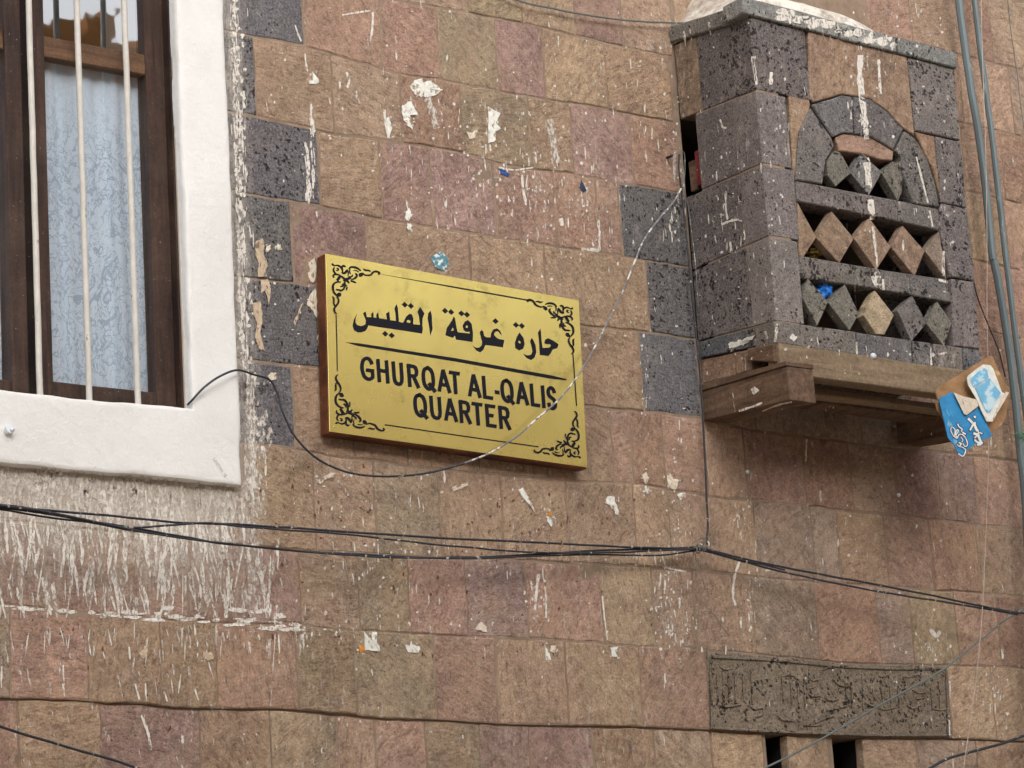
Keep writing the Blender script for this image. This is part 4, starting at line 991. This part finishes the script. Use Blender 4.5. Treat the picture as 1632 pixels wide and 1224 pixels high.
ghr = zB([(555, 453), (528, 485), (546, 560), (560, 610), (555, 655), (520, 685), (475, 685), (435, 660), (485, 722), (535, 747), (572, 717), (600, 650), (700, 662), (830, 682), (847, 588), (760, 568), (735, 545), (712, 515), (725, 482), (765, 470), (817, 530), (792, 465), (750, 435), (705, 448), (676, 500), (670, 552), (620, 552), (587, 535), (574, 480)])
flat([], 'arabic_word', M['ink'], PL, LY, [[ghq, zB([(180, 420), (192, 462), (152, 468)]), zB([(350, 394), (376, 402), (370, 432), (344, 424)])], ghr, dot(zB, 77, 206), dot(zB, 156, 222), dot(zB, 290, 240), dot(zB, 362, 256), dot(zB, 734, 341)])
hra = [[zB([(1045, 488), (1010, 545), (986, 620), (990, 690), (1040, 724), (1092, 700), (1112, 640), (1097, 560)]), zB([(1035, 590), (1062, 610), (1055, 636), (1028, 616)])],
       zB([(1205, 558), (1183, 600), (1205, 680), (1214, 735), (1198, 775), (1150, 788), (1095, 768), (1140, 822), (1200, 847), (1242, 812), (1264, 740), (1252, 650), (1227, 590)]),
       zB([(1318, 438), (1286, 490), (1300, 600), (1310, 780), (1420, 794), (1450, 760), (1477, 710), (1537, 692), (1552, 640), (1485, 595), (1420, 562), (1382, 578), (1368, 628), (1400, 640), (1440, 640), (1456, 660), (1430, 685), (1345, 690), (1332, 600), (1324, 500)]), dot(zB, 1000, 390), dot(zB, 1076, 402)]
flat([], 'arabic_word', M['ink'], PL, LY, hra)
zS = lambda x, y: Vector((480 + x / 3.264, 380 + y / 3.264))
flat([], 'divider_line', M['ink'], PL, LY, [[zS(230, 540), zS(300, 545), zS(800, 622), (877.0, 597.8), (901.5, 603.6), (904, 605.6), (900, 606), (877, 603.5), zS(800, 640), zS(300, 560)]])
# border lines
zt3 = lambda x, y: Vector((515 + x / 13.6, 400 + y / 13.6))
flat([([zt3(1215, 495), zS(405, 184), zS(800, 254), zS(1195, 324)], 2.2, 0), ([zS(182, 398), zS(186, 550), zS(188, 690)], 1.7, 0), ([zS(435, 969), zS(800, 1022), zS(1235, 1084)], 1.9, 0), ([zS(1414, 602), zS(1424, 740), zS(1433, 872)], 1.8, 0)], 'border_line', M['ink'], PL, LY)
ORN = [([(190, 270), (215, 300), (245, 315)], 24), ([(240, 320), (300, 310), (350, 325), (400, 370), (425, 420), (405, 480)], 22), ([(250, 350), (225, 400), (245, 460), (280, 500)], 22), ([(285, 420), (330, 415), (325, 380), (290, 375)], 18),
       ([(490, 350), (450, 320), (410, 345), (415, 400), (430, 430)], 26), ([(415, 482), (470, 475), (510, 435), (530, 400)], 30), ([(530, 400), (548, 470), (545, 540)], 16), ([(240, 580), (220, 540), (255, 505), (330, 512), (370, 530)], 22),
       ([(295, 630), (335, 600), (360, 560), (400, 540)], 34), ([(310, 640), (345, 645)], 20), ([(390, 540), (450, 590), (520, 640), (565, 700)], 26), ([(440, 640), (490, 615), (550, 600), (610, 590)], 30), ([(545, 560), (600, 560), (635, 540), (635, 510)], 18),
       ([(560, 390), (600, 350), (680, 350), (760, 380), (820, 430)], 24), ([(590, 380), (578, 440), (600, 500)], 12), ([(660, 415), (730, 425), (775, 455)], 12), ([(700, 480), (735, 520), (715, 570), (670, 600), (610, 625)], 24),
       ([(595, 645), (655, 660), (715, 690)], 20), ([(855, 470), (905, 515), (985, 525), (1045, 512), (1085, 460), (1145, 442), (1205, 458), (1232, 488), (1205, 512)], 22), ([(878, 380), (920, 415), (990, 420), (1035, 445)], 18),
       ([(385, 675), (310, 670), (240, 705), (215, 770), (225, 860), (265, 930), (320, 980)], 24), ([(430, 700), (432, 755), (380, 765)], 20), ([(285, 830), (345, 842), (400, 855), (450, 820), (475, 765), (520, 750)], 22), ([(520, 770), (512, 850)], 16), ([(480, 640), (470, 710), (500, 760)], 22),
       ([(300, 985), (335, 1040), (335, 1110), (300, 1170), (262, 1215), (245, 1270), (262, 1330), (300, 1362)], 22), ([(208, 985), (235, 1030), (235, 1130), (262, 1185)], 18)]
BLB = [(822, 512, 46), (350, 945, 48)]
sg = (TLp, TRp, BRp, BLp)
def bil(u, v): return (Vector(sg[0]) * (1 - u) + Vector(sg[1]) * u) * (1 - v) + (Vector(sg[3]) * (1 - u) + Vector(sg[2]) * u) * v
def inv(p):
    u = v = .1; p = Vector(p)
    for _ in range(20):
        q = bil(u, v) - p; du = (bil(u + 1e-4, v) - bil(u, v)) / 1e-4; dv = (bil(u, v + 1e-4) - bil(u, v)) / 1e-4; det = du.x * dv.y - du.y * dv.x
        u -= (q.x * dv.y - q.y * dv.x) / det; v -= (du.x * q.y - du.y * q.x) / det
    return u, v
for mu, mv in ((0, 0), (1, 0), (0, 1), (1, 1)):
    def mp(x, y):
        u, v = inv(zt3(x, y)); u = u - .008 * mv * 0
        if mu: u = 1 - u * .95
        if mv: v = 1 - v
        return bil(u, v)
    st = []
    for pl, w in ORN:
        P = cr2([mp(*p) for p in pl], 3); n = len(P); st.append((P, [w * .12 * (.55 + .6 * math.sin(math.pi * (i + .5) / n)) for i in range(n)], 0))
    pol = [[mp(x + r * math.cos(a * .6283), y + r * math.sin(a * .6283)) for a in range(10)] for x, y, r in BLB]
    flat(st, 'corner_ornament', M['ink'], PL, LY, pol)
for x, y in ((528, 412), (913, 487), (927, 736), (533, 680)):
    c = at(x, y, SY - .0015); V, F = tube([c, c + Vector((0, -.0012, 0))], .0022, 10); mk('pin', V, F, M['brass'], SG)

# ------------------------------------------------------------------ cables
CG = 'cables strung along the wall'
wire('cable', [(298, 646, .01), (304, 640, -.035), (325, 618, -.05), (350, 600, -.06), (378, 590, -.05), (405, 597, -.03), (430, 606, -.02), (443, 630, -.02), (452, 660, -.025), (470, 695, -.03), (500, 727, -.035), (530, 744, -.04), (560, 754, -.05), (600, 759, -.055), (650, 758, -.06), (700, 750, -.065), (740, 738, -.07)], 0, .0029, M['cable'],
     'slack black cable leaving the window corner and sagging under the brass sign', sub=8, wob=.0008)
wire('cable', [(740, 738, -.07), (780, 722, -.078), (820, 698, -.085), (855, 668, -.088), (895, 632, -.09), (930, 585, -.085), (962, 525, -.075), (990, 470, -.06), (1012, 415, -.05), (1028, 380, -.045), (1050, 350, -.04), (1075, 320, -.035), (1086, 300, -.03)], 0, .0026, M['cable_pale'],
     'paint spattered cable rising across the right corner of the brass sign', wob=.0014, sub=8)
wire('cable', [(1083, 246), (1082, 270), (1086, 300), (1090, 340), (1098, 420), (1105, 490), (1112, 560), (1118, 625), (1122, 700), (1126, 780), (1128, 830), (1126, 868)], -.03, .0030, M['cable'], 'black cable dropping straight down left of the pierced box', wob=.001)
wire('cable', [(1067, 250, -.01), (1078, 244, -.03), (1090, 243, -.035), (1092, 270, -.03), (1090, 300, -.03), (1097, 330, -.02), (1104, 380, -.02), (1110, 440, -.02), (1113, 490, -.02)], 0, .0012, M['cable_pale'], 'thin pale wire looped beside the hole at the box corner')
c = at(1067, 250, -.012); V, F = tube([c + Vector((0, .02, 0)), c, c + Vector((0, -.012, 0))], .004, 10); tag(mk('hook', V, F, M['iron']), 'dark iron hook holding the wire loop near the box corner', 'hook')
B = thing('cable_bundle', 'bundle of black cables running across the lower wall from left edge to knot', 'cables', at(560, 870, -.04))
for k, (pl, r) in enumerate((
    ([(-420, 775), (-60, 802), (0, 808), (70, 818), (130, 828), (200, 840), (300, 857), (360, 866), (480, 878), (600, 885), (700, 889), (790, 887), (860, 883), (960, 877), (1040, 875), (1112, 872)], .0030),
    ([(-420, 778), (-60, 805), (0, 812), (60, 822), (130, 831), (200, 843), (300, 859), (380, 868), (500, 880), (620, 888), (740, 890), (860, 886), (950, 884), (1050, 885), (1112, 877)], .0025),
    ([(-420, 772), (-60, 800), (40, 810), (100, 815), (160, 821), (280, 832), (400, 837), (544, 847), (700, 857), (850, 864), (980, 871), (1112, 875)], .0030),
    ([(120, 828), (200, 840), (262, 838), (334, 834), (400, 840), (556, 852), (640, 862), (740, 872), (840, 880), (950, 881), (1040, 878), (1112, 875)], .0026),
    ([(-60, 801), (20, 807), (70, 815), (120, 827)], .0028), ([(0, 806), (60, 813), (120, 825), (180, 838), (240, 850)], .0028))):
    V, F = tube(spline([at(x, y, -.036 - .003 * k - .13 * max(0, 1112 - x) / 1112) for x, y in pl], 7), r, 8, .0016, k * 3); mk('cable', V, F, M['cable'], B)
B2 = thing('cable_bundle', 'pair of dark cables sloping down from the knot to the right edge', 'cables', at(1380, 930, -.04))
for k, (pl, r) in enumerate((([(1112, 873), (1128, 876), (1200, 894), (1300, 914), (1400, 932), (1500, 952), (1560, 965), (1622, 976), (1680, 980), (1900, 990)], .0032),
    ([(1112, 876), (1128, 879), (1200, 899), (1260, 914), (1340, 931), (1420, 946), (1540, 965), (1622, 979)], .0030), ([(1128, 877), (1170, 890), (1210, 899), (1250, 908)], .0026), ([(1560, 964), (1600, 974), (1650, 978)], .0018))):
    V, F = tube(spline([at(x, y, -.045 - .003 * k - .08 * max(0, x - 1112) / 540) for x, y in pl], 7), r, 8, .0014, k * 5 + 1); mk('cable', V, F, M['cable'], B2)
KN = thing('twine_knot', 'grey twine knot tying the cables together, with loose ends hanging', 'knot', at(1115, 875, -.045))
for k in range(5):
    c = at(1108 + 4.4 * k, 877 - 2.2 * k, -.047); pts = [c + Vector((.002 * math.sin(a * 1.3 + k), .010 * math.cos(a), .010 * math.sin(a) * (1 + .25 * (k % 2)))) for a in [i * math.pi / 7 for i in range(15)]]
    V, F = tube(pts, .0018, 6); mk('loop', V, F, M['twine'] if k % 2 else M['cable_pale'], KN)
for pl in ([(1107, 878), (1103, 868), (1112, 860), (1124, 858), (1128, 868)], [(1108, 882), (1110, 900), (1113, 925), (1114, 960), (1112, 1000), (1111, 1034), (1104, 1055), (1098, 1068)], [(1105, 884), (1104, 900), (1112, 893), (1116, 910), (1124, 940)], [(1118, 977), (1126, 974), (1138, 980), (1150, 998), (1162, 1014)]):
    V, F = tube(spline([at(x, y, -.03) for x, y in pl], 6), .0016, 6, .0015, 4); mk('loose_end', V, F, M['twine'], KN)
wire('cable', [(780, -20), (830, 2), (880, 13), (930, 23), (985, 31), (1040, 35), (1088, 37)], -.02, .0029, M['cable_grey'], 'thin grey cable at the top edge ending on the box cornice')
wire('cable', [(-420, 990), (-60, 1136), (0, 1158), (60, 1176), (120, 1194), (180, 1211), (260, 1236), (520, 1310)], -.05, .0034, M['cable'], 'single dark cable sloping down across the bottom corner below the window')
wire('cable', [(960, 1372), (1190, 1240), (1260, 1204), (1330, 1166), (1420, 1114), (1500, 1069), (1560, 1022), (1600, 990), (1622, 976), (1690, 930), (1900, 800)], -.08, .0030, M['cable_grey'], 'grey green cable slanting across the carved inscription stone', wob=.001)
wire('cable', [(1240, 1400), (1440, 1250), (1480, 1226), (1510, 1210), (1560, 1195), (1600, 1184), (1660, 1162), (1900, 1080)], -.06, .0042, M['cable'], 'thick dark cable in the bottom corner right of the carved stone')
wire('string', [(1563, -20), (1566, 100), (1571, 250), (1573, 400), (1573, 520), (1576, 620), (1575, 740), (1571, 860), (1565, 980), (1556, 1080), (1545, 1160), (1532, 1250)], -.12, .0013, M['thread'], 'thin pale string hanging down over the two conduits', 'string', wob=.001)
wire('cable', [(1604, -20), (1611, 50), (1620, 110), (1630, 190), (1650, 290)], -.03, .0016, M['cable_grey'], 'very thin grey cord right of the two conduits at the top')
wire('cable', [(1552, 450, -.36), (1560, 480, -.34), (1576, 520, -.25), (1592, 560, -.15), (1602, 600, -.09)], 0, .0022, M['cable'], 'short dark cable from the box corner down to the conduits', wob=.001)
wire('conduit', [(1478, -620), (1517, -120), (1528, 0), (1546, 133), (1565, 250), (1581, 400), (1585, 420), (1601, 508), (1615, 605), (1625, 706), (1634, 800), (1640, 930), (1645, 1100), (1652, 1500), (1670, 2400)], -.07, .0122, M['pipe'], 'thicker grey green conduit nearest the pierced box', 'pipe', wob=.0012)
wire('conduit', [(1500, -620), (1541, -120), (1553, 0), (1565, 100), (1574, 165), (1581, 217), (1598, 367), (1603, 408), (1615, 508), (1628, 608), (1640, 700), (1652, 860), (1664, 1200), (1690, 2400)], -.06, .0095, M['pipe'], 'thinner grey green conduit on the outer side', 'pipe', wob=.0012)
T = []
for k in range(3):
    c = at(1626 + k * 2, 692 + k * 4, -.068); pts = [c + Vector((.017 * math.cos(a), .014 * math.sin(a), .003 * math.sin(a * 2 + k))) for a in [i * math.pi / 8 for i in range(17)]]; T.append(tube(pts, .0017, 6))
T.append(tube(spline([at(1614, 694, -.085), at(1622, 690, -.088), at(1630, 698, -.085), at(1624, 706, -.085)], 5), .0014, 6)); T.append(tube(spline([at(1630, 680, -.085), at(1626, 690, -.088), at(1634, 704, -.085)], 5), .0014, 6))
V, F = merge(T); tag(mk('plastic_tie', V, F, M['tie']), 'green plastic tie wound round the thicker conduit', 'tie')

# ------------------------------------------------------------------ torn paper and small fixings
def patch(poly, mat, label, name='paper_scrap', cat='paper', lift=.0015, curl=.004, th=.0006, group='torn paper scraps stuck to the wall'):
    cx_, cy_ = sum(p[0] for p in poly) / len(poly), sum(p[1] for p in poly) / len(poly); P = []
    rx_ = max(abs(p[0] - cx_) for p in poly); ry_ = max(abs(p[1] - cy_) for p in poly)
    for _ in range(6): blob(random.choice(('paint', 'paint_thin')), random.gauss(cx_, rx_ * .9), random.gauss(cy_, ry_ * .9), R(.8, 2.6), R(1, 3), 6, .5)
    for (a, b), (c_, e) in zip(poly, poly[1:] + poly[:1]):
        P.append((a, b)); P += [(a + (c_ - a) * q_ + R(-.8, .8), b + (e - b) * q_ + R(-.8, .8)) for q_ in (.25, .5, .75)]
    H = [hit(x, y, lift) for x, y in P]; c = hit(cx_, cy_, lift + .0006)
    if c is None or any(h is None for h in H): return
    c0 = sum(H, Vector()) / len(H); 
    n = len(H); H = [h + Vector((0, -curl * max(0, random.random() - .45), 0)) for h in H]; mid = [(h + c) / 2 + Vector((0, -.0005, 0)) for h in H]
    V = H + mid + [c]; F = []
    for i in range(n): F += [(i, (i + 1) % n, n + (i + 1) % n, n + i), (n + i, n + (i + 1) % n, 2 * n)]
    m = len(V); V2 = V + [v + Vector((0, th, 0)) for v in V]; F2 = F + [tuple(reversed([i + m for i in f])) for f in F] + [((i + 1) % n, i, m + i, m + (i + 1) % n) for i in range(n)]
    V2, F2 = recalc(V2, F2)
    return tag(mk(name, V2, F2, mat, smooth=False), label, cat, group)
PW, PC, PT = M['paper_white'], M['paper'], M['paper_tan']
for poly, m, lb in (
 ([(653, 138), (660, 128), (672, 125), (667, 133), (685, 129), (700, 140), (705, 144), (690, 153), (676, 155), (675, 147), (671, 156), (660, 150)], PW, 'largest white torn paper, ragged, high on the wall above the sign'),
 ([(640, 168), (655, 161), (660, 173), (666, 184), (654, 183), (650, 195), (658, 207), (648, 200), (640, 182)], PW, 'ragged white paper flap just below the largest white scrap'),
 ([(777, 170), (797, 181), (782, 187), (797, 205), (784, 213), (790, 224), (778, 229)], PW, 'zigzag strip of greenish white paper right of the largest scrap'),
 ([(742, 210), (750, 213), (759, 207), (763, 203), (756, 220), (748, 222)], PC, 'small forked cream scrap left of the zigzag strip'),
 ([(490, 131), (498, 128), (497, 114), (506, 125), (508, 131), (504, 135), (492, 134)], PW, 'small white crown shaped scrap right of the topmost dark quoins'),
 ([(615, 188), (620, 186), (624, 205), (620, 222), (616, 205)], PW, 'thin white strip left of the ragged white flap'),
 ([(795, 269), (803, 271), (812, 278), (808, 282), (798, 277)], M['paper_blue'], 'tiny bright blue scrap above the sign'),
 ([(926, 287), (930, 296), (934, 302), (929, 308), (923, 300)], M['paper_dark'], 'small dark blue scrap with white smear, upper right of sign'),
 ([(686, 410), (694, 405), (703, 401), (712, 409), (715, 424), (708, 431), (697, 429), (690, 422)], M['paper_teal'], 'teal and white scrap just above the top edge of the sign'),
 ([(646, 338), (652, 331), (656, 345), (650, 353), (645, 348)], PW, 'small white chip of paper over the left half of the sign'),
 ([(647, 354), (655, 358), (655, 368), (649, 366)], PW, 'tiny grey white chip directly under another small chip'),
 ([(408, 384), (418, 380), (421, 392), (418, 402), (424, 415), (426, 425), (421, 432), (424, 441), (410, 441), (412, 420), (408, 408), (405, 396)], PT, 'tan peeled paper strip on the third dark quoin'),
 ([(424, 393), (431, 390), (430, 398), (424, 403)], PC, 'small cream chip right of the tan strip on the third quoin'),
 ([(440, 392), (447, 390), (446, 398), (442, 400)], PC, 'tiny cream chip alone in the middle of the third quoin'),
 ([(416, 446), (426, 445), (431, 460), (428, 487), (425, 472), (421, 460), (415, 468)], PT, 'short tan peel at the top of the fourth dark quoin'),
 ([(402, 484), (414, 480), (418, 500), (416, 520), (412, 535), (416, 552), (421, 560), (412, 556), (406, 538), (409, 515), (403, 500)], PT, 'long tan paper streak down the fourth dark quoin'),
 ([(479, 487), (483, 482), (474, 505), (470, 520), (467, 514)], PT, 'narrow tan paper streak left of the sign board'),
 ([(491, 420), (501, 410), (504, 425), (503, 440), (499, 451), (494, 448), (490, 436), (494, 430)], PC, 'upper cream peel against the left edge of the sign board'),
 ([(493, 470), (502, 459), (505, 480), (504, 507), (498, 495), (489, 486)], PC, 'lower cream peel against the left edge of the sign board'),
 ([(505, 536), (510, 530), (511, 545), (507, 552)], PC, 'tiny cream peel beside the middle of the sign board'),
 ([(506, 767), (512, 762), (528, 753), (534, 754), (530, 760), (516, 766), (510, 772)], PC, 'slanting cream sliver under the lower left corner of the sign'),
 ([(718, 779), (726, 774), (744, 769), (746, 773), (735, 779), (722, 783)], PC, 'slanting white sliver under the middle of the sign'),
 ([(826, 781), (832, 777), (838, 786), (846, 801), (853, 817), (847, 810), (838, 799), (830, 790)], PW, 'long pointed white scrap below the right half of the sign'),
 ([(869, 823), (876, 824), (880, 833), (879, 841), (873, 833)], PW, 'small white scrap with orange edge above the cable bundle'),
 ([(872, 816), (880, 818), (878, 824), (873, 823)], M['paper_orange'], 'tiny orange fleck above the cable bundle'),
 ([(963, 801), (968, 791), (979, 792), (980, 800), (985, 813), (986, 822), (980, 819), (974, 808)], PW, 'white triangular scrap below the right end of the sign'),
 ([(1023, 757), (1029, 752), (1034, 762), (1030, 772), (1024, 766)], PC, 'small cream scrap right of the sign lower corner'),
 ([(1063, 760), (1068, 754), (1072, 763), (1081, 765), (1077, 779), (1070, 780), (1065, 771)], PC, 'cream scrap nearest the vertical black cable'),
 ([(1023, 782), (1031, 779), (1032, 784), (1024, 785)], PW, 'tiny white chip below the small cream scrap'),
 ([(1079, 788), (1087, 785), (1088, 793), (1081, 794)], PW, 'tiny white chip beside the vertical black cable'),
 ([(579, 1007), (583, 1010), (583, 1026), (592, 1024), (593, 1007), (600, 1008), (600, 1024), (605, 1030), (604, 1038), (581, 1036)], PW, 'white paper with two prongs below the cable bundle'),
 ([(571, 1030), (579, 1028), (581, 1038), (573, 1042)], M['paper_orange'], 'orange paper corner beside the two pronged scrap'),
 ([(645, 1027), (652, 1030), (654, 1017), (657, 1028), (669, 1031), (666, 1041), (650, 1040)], PW, 'white boat shaped scrap right of the two pronged one'),
 ([(757, 1003), (766, 991), (775, 999), (776, 1009), (766, 1005)], PC, 'grey triangular chip hanging on the joint below the cables'),
 ([(868, 1031), (872, 1035), (877, 1050), (875, 1054), (870, 1053)], PW, 'narrow white scrap below the cables, left one of a close pair'),
 ([(877, 1029), (885, 1029), (884, 1041), (877, 1038)], PC, 'square tan scrap below the cables, right one of a close pair'),
 ([(972, 1032), (985, 1030), (980, 1037), (984, 1047), (975, 1046)], PW, 'bent white scrap left of the carved stone'),
 ([(221, 1041), (230, 1033), (235, 1035), (232, 1047), (224, 1049)], PT, 'greyish chip on the stones below the window, left one'),
 ([(322, 1038), (330, 1041), (337, 1040), (340, 1050), (330, 1053), (323, 1047)], PT, 'greyish chip on the stones below the window, right one'),
 ([(1161, 549), (1166, 545), (1170, 549), (1178, 541), (1184, 543), (1192, 537), (1203, 534), (1200, 541), (1188, 548), (1170, 554), (1163, 555)], PW, 'white comb shaped scrap on the dark base of the stone box'),
 ([(425, 600), (431, 594), (440, 595), (440, 605), (432, 606)], PC, 'cream scrap where the slack cable touches the fifth quoin'),
):
    patch(poly, m, lb)
def cap(x, y, r, lb, mat):
    h = hit(x, y, 0); V = []; F = []; n, k = 12, 6
    for i in range(k + 1):
        a = i / k * math.pi * .62
        for j in range(n): b = 2 * math.pi * j / n; V.append(h + Vector((r * math.sin(a) * math.cos(b), -r * math.cos(a) - r * .1, r * math.sin(a) * math.sin(b))))
    for i in range(k):
        for j in range(n): F.append((i * n + j, i * n + (j + 1) % n, (i + 1) * n + (j + 1) % n, (i + 1) * n + j))
    st, sf = tube([h + Vector((0, .004, 0)), h + Vector((0, -r * .5, 0))], r * .45, 8)
    V, F = merge([(V, F), (st, sf)]); tag(mk('screw_cap', V, F, mat), lb, 'screw', 'round capped screws around the stone box')
cap(1391, 568, .0098, 'largest round white cap on the front edge below the lattice', M['screwcap'])
cap(1191, 752, .006, 'round pale cap on the wall below the left beam', M['screwcap'])
cap(1432, 789, .0065, 'round blue grey cap on the wall below the right beam', M['screwcap'])
h = hit(12, 686, 0); V, F = merge([tube([h + Vector((0, .004, 0)), h + Vector((0, -.008, 0)), h + Vector((0, -.014, .001))], .011, 12), tube([h + Vector((.002, -.0142, -.001)), h + Vector((.006, -.022, -.003))], .0042, 8)])
tag(mk('wall_knob', V, F, M['screwcap']), 'small pale knob sticking out of the white plaster below the window', 'knob')
# blue plastic in the lattice
def lump(name, x, y, Y, rs, mat, label, cat, sd):
    c = at(x, y, Y); bm = bmesh.new(); bmesh.ops.create_icosphere(bm, subdivisions=4, radius=1)
    for v in bm.verts:
        n_ = v.co.copy(); k = 1 + .55 * noise.noise(n_ * 2.1 + Vector((sd, 0, 0))) + .3 * abs(noise.noise(n_ * 5 + Vector((0, sd, 0)))); v.co = c + Vector((n_.x * rs[0], n_.y * rs[1], n_.z * rs[2])) * k
    bm.verts.index_update(); V = [v.co.copy() for v in bm.verts]; F = [tuple(v.index for v in f.verts) for f in bm.faces]; bm.free(); return tag(mk(name, V, F, mat), label, cat)
lump('plastic_bag', 1313, 463, F0 + .035, (.026, .018, .02), M['plastic'], 'crumpled bright blue plastic bag stuffed in the lattice lower row', 'plastic bag', 3)
lump('straw_clump', 1297, 404, F0 + .05, (.024, .02, .014), M['moss'], 'dry yellowish straw clump in the lattice middle row', 'straw', 8)

# ------------------------------------------------------------------ torn carton hanging at the box corner
zc = lambda x, y: (1470 + x / 6.8, 560 + y / 6.8)
CY = F0 - .06
CB = thing('torn_carton', 'torn blue and brown carton with white Arabic writing hanging at the box corner', 'carton', at(1550, 645, CY))
def card(poly, Y, mat, nm, th=.002, tilt=(0, 0), bend=.01, lift=None):
    pts = []
    P = [zc(*p) for p in poly]; base = at(*P[0], Y)
    cs2 = [at(x, y, Y) for x, y in P]; cc = sum(cs2, Vector()) / len(cs2)
    from mathutils.geometry import tessellate_polygon
    # refine with a small grid so that the sheet can bend
    bm = bmesh.new(); f = bm.faces.new([bm.verts.new(p) for p in cs2]); bmesh.ops.triangulate(bm, faces=[f])
    bmesh.ops.subdivide_edges(bm, edges=bm.edges[:], cuts=3, use_grid_fill=True)
    for v in bm.verts:
        q = v.co; v.co = q + (q - CAMP).normalized() * (bend * fbm(q, 9, 5) + tilt[0] * (q.x - cc.x) + tilt[1] * (q.z - cc.z))
    ex = bmesh.ops.extrude_face_region(bm, geom=bm.faces[:])
    for v in [g_ for g_ in ex['geom'] if isinstance(g_, bmesh.types.BMVert)]: v.co.y += th
    bmesh.ops.recalc_face_normals(bm, faces=bm.faces); bm.verts.index_update()
    V = [v.co.copy() for v in bm.verts]; F = [tuple(v.index for v in q.verts) for q in bm.faces]; bm.free()
    return mk(nm, V, F, mat, CB, smooth=False)
card([(145, 425), (180, 385), (300, 345), (400, 250), (560, 150), (700, 70), (745, 45), (765, 75), (740, 130), (770, 200), (760, 260), (880, 330), (935, 435), (950, 450), (880, 545), (915, 640), (905, 720), (860, 790), (800, 850), (740, 900), (640, 800), (420, 640), (300, 560), (170, 520)], CY + .012, M['cardboard'], 'cardboard_layer', .004)
card([(145, 560), (175, 560), (250, 640), (275, 800), (240, 760), (200, 690), (160, 630)], CY + .016, M['cardboard'], 'cardboard_layer', .003, bend=.004)
card([(180, 510), (320, 440), (350, 460), (470, 690), (600, 605), (625, 640), (740, 870), (755, 920), (600, 985), (500, 1060), (465, 1050), (430, 1150), (395, 1120), (375, 1080), (345, 1010), (280, 940), (270, 850), (260, 760), (240, 660)], CY, M['blue'], 'blue_panel', .002, bend=.003)
card([(340, 445), (450, 490), (585, 520), (610, 590), (480, 690), (455, 680)], CY - .006, M['paper'], 'white_flap', .0012, bend=.003)
card([(485, 290), (500, 262), (590, 190), (660, 140), (740, 150), (770, 190), (755, 240), (745, 280), (800, 360), (845, 430), (905, 465), (895, 530), (760, 755), (700, 760), (640, 640), (590, 520), (500, 370)], CY - .008, M['white'], 'pale_panel', .002, bend=.003)
card([(520, 300), (600, 225), (670, 180), (700, 200), (720, 280), (560, 390)], CY - .0105, M['blue_pale'], 'pale_print', .0006, bend=.003)
card([(575, 395), (730, 290), (790, 370), (850, 450), (800, 540), (740, 650), (700, 660), (650, 560)], CY - .0105, M['blue_pale'], 'pale_print', .0006, bend=.003)
card([(885, 545), (940, 445), (905, 435), (760, 740), (735, 762), (760, 760)], CY - .0115, M['paper'], 'paper_edge', .001, bend=.003)
def script(strokes, mat, dy, nm, ex=0):
    st = [(cr2([zc(*p) for p in pl], 4), (w + ex) / 6.8, 1.0) for pl, w in strokes]
    V = []; F = []
    for i, (pts, w, c_) in enumerate(st):
        v, f = ribbon(pts, w, c_ * (1 + ex / 10)); k = len(V)
        for a in v:
            q = at(a.x, a.y, CY - dy - i * .00005); q = q + (q - CAMP).normalized() * (.003 * fbm(q, 9, 5)); V.append(q)
        F += [tuple(j + k for j in q) for q in f]
    F = [f if (V[f[1]] - V[f[0]]).cross(V[f[2]] - V[f[0]]).y < 0 else tuple(reversed(f)) for f in F]
    mk(nm, V, F, mat, CB, smooth=False)
W1 = [([(500, 730), (530, 760), (565, 800), (590, 850)], 26), ([(545, 800), (520, 850)], 20), ([(570, 770), (575, 830), (590, 860)], 18), ([(565, 705), (575, 715)], 22), ([(560, 890), (600, 905), (625, 960), (635, 1000), (600, 1010)], 26), ([(600, 905), (570, 935)], 16), ([(625, 880), (645, 890)], 14), ([(570, 960), (600, 985), (650, 990)], 20), ([(600, 850), (615, 905)], 14)]
W2 = [([(340, 920), (310, 860), (320, 820), (355, 850), (350, 920), (370, 940)], 11), ([(370, 900), (390, 860), (375, 850), (360, 900), (375, 930)], 11), ([(380, 940), (400, 900), (440, 905), (475, 950), (490, 1010), (465, 1030), (440, 1000)], 12), ([(385, 790), (400, 820), (430, 840), (425, 865)], 14), ([(400, 990), (420, 1000), (410, 1020)], 14), ([(380, 1010), (400, 1030), (440, 1040)], 10), ([(440, 880), (465, 895)], 16), ([(395, 1110), (430, 1135), (455, 1120), (470, 1070), (450, 1050)], 14), ([(420, 930), (440, 960), (430, 980)], 10)]
script(W1, M['navy'], .0010, 'writing_outline', 12); script(W1, M['white'], .0022, 'white_writing'); script(W2, M['navy'], .0010, 'writing_outline', 12); script(W2, M['white'], .0022, 'white_writing')

for k, nm, lb in (('paint', 'whitewash_splashes', 'white'), ('paint_thin', 'worn_whitewash_splashes', 'thin'), ('rust', 'rusty_stains', 'rust')):
    o = mk(nm, SPL[k][0], SPL[k][1], M[k], WALL, smooth=False); o['kind'] = 'stuff'
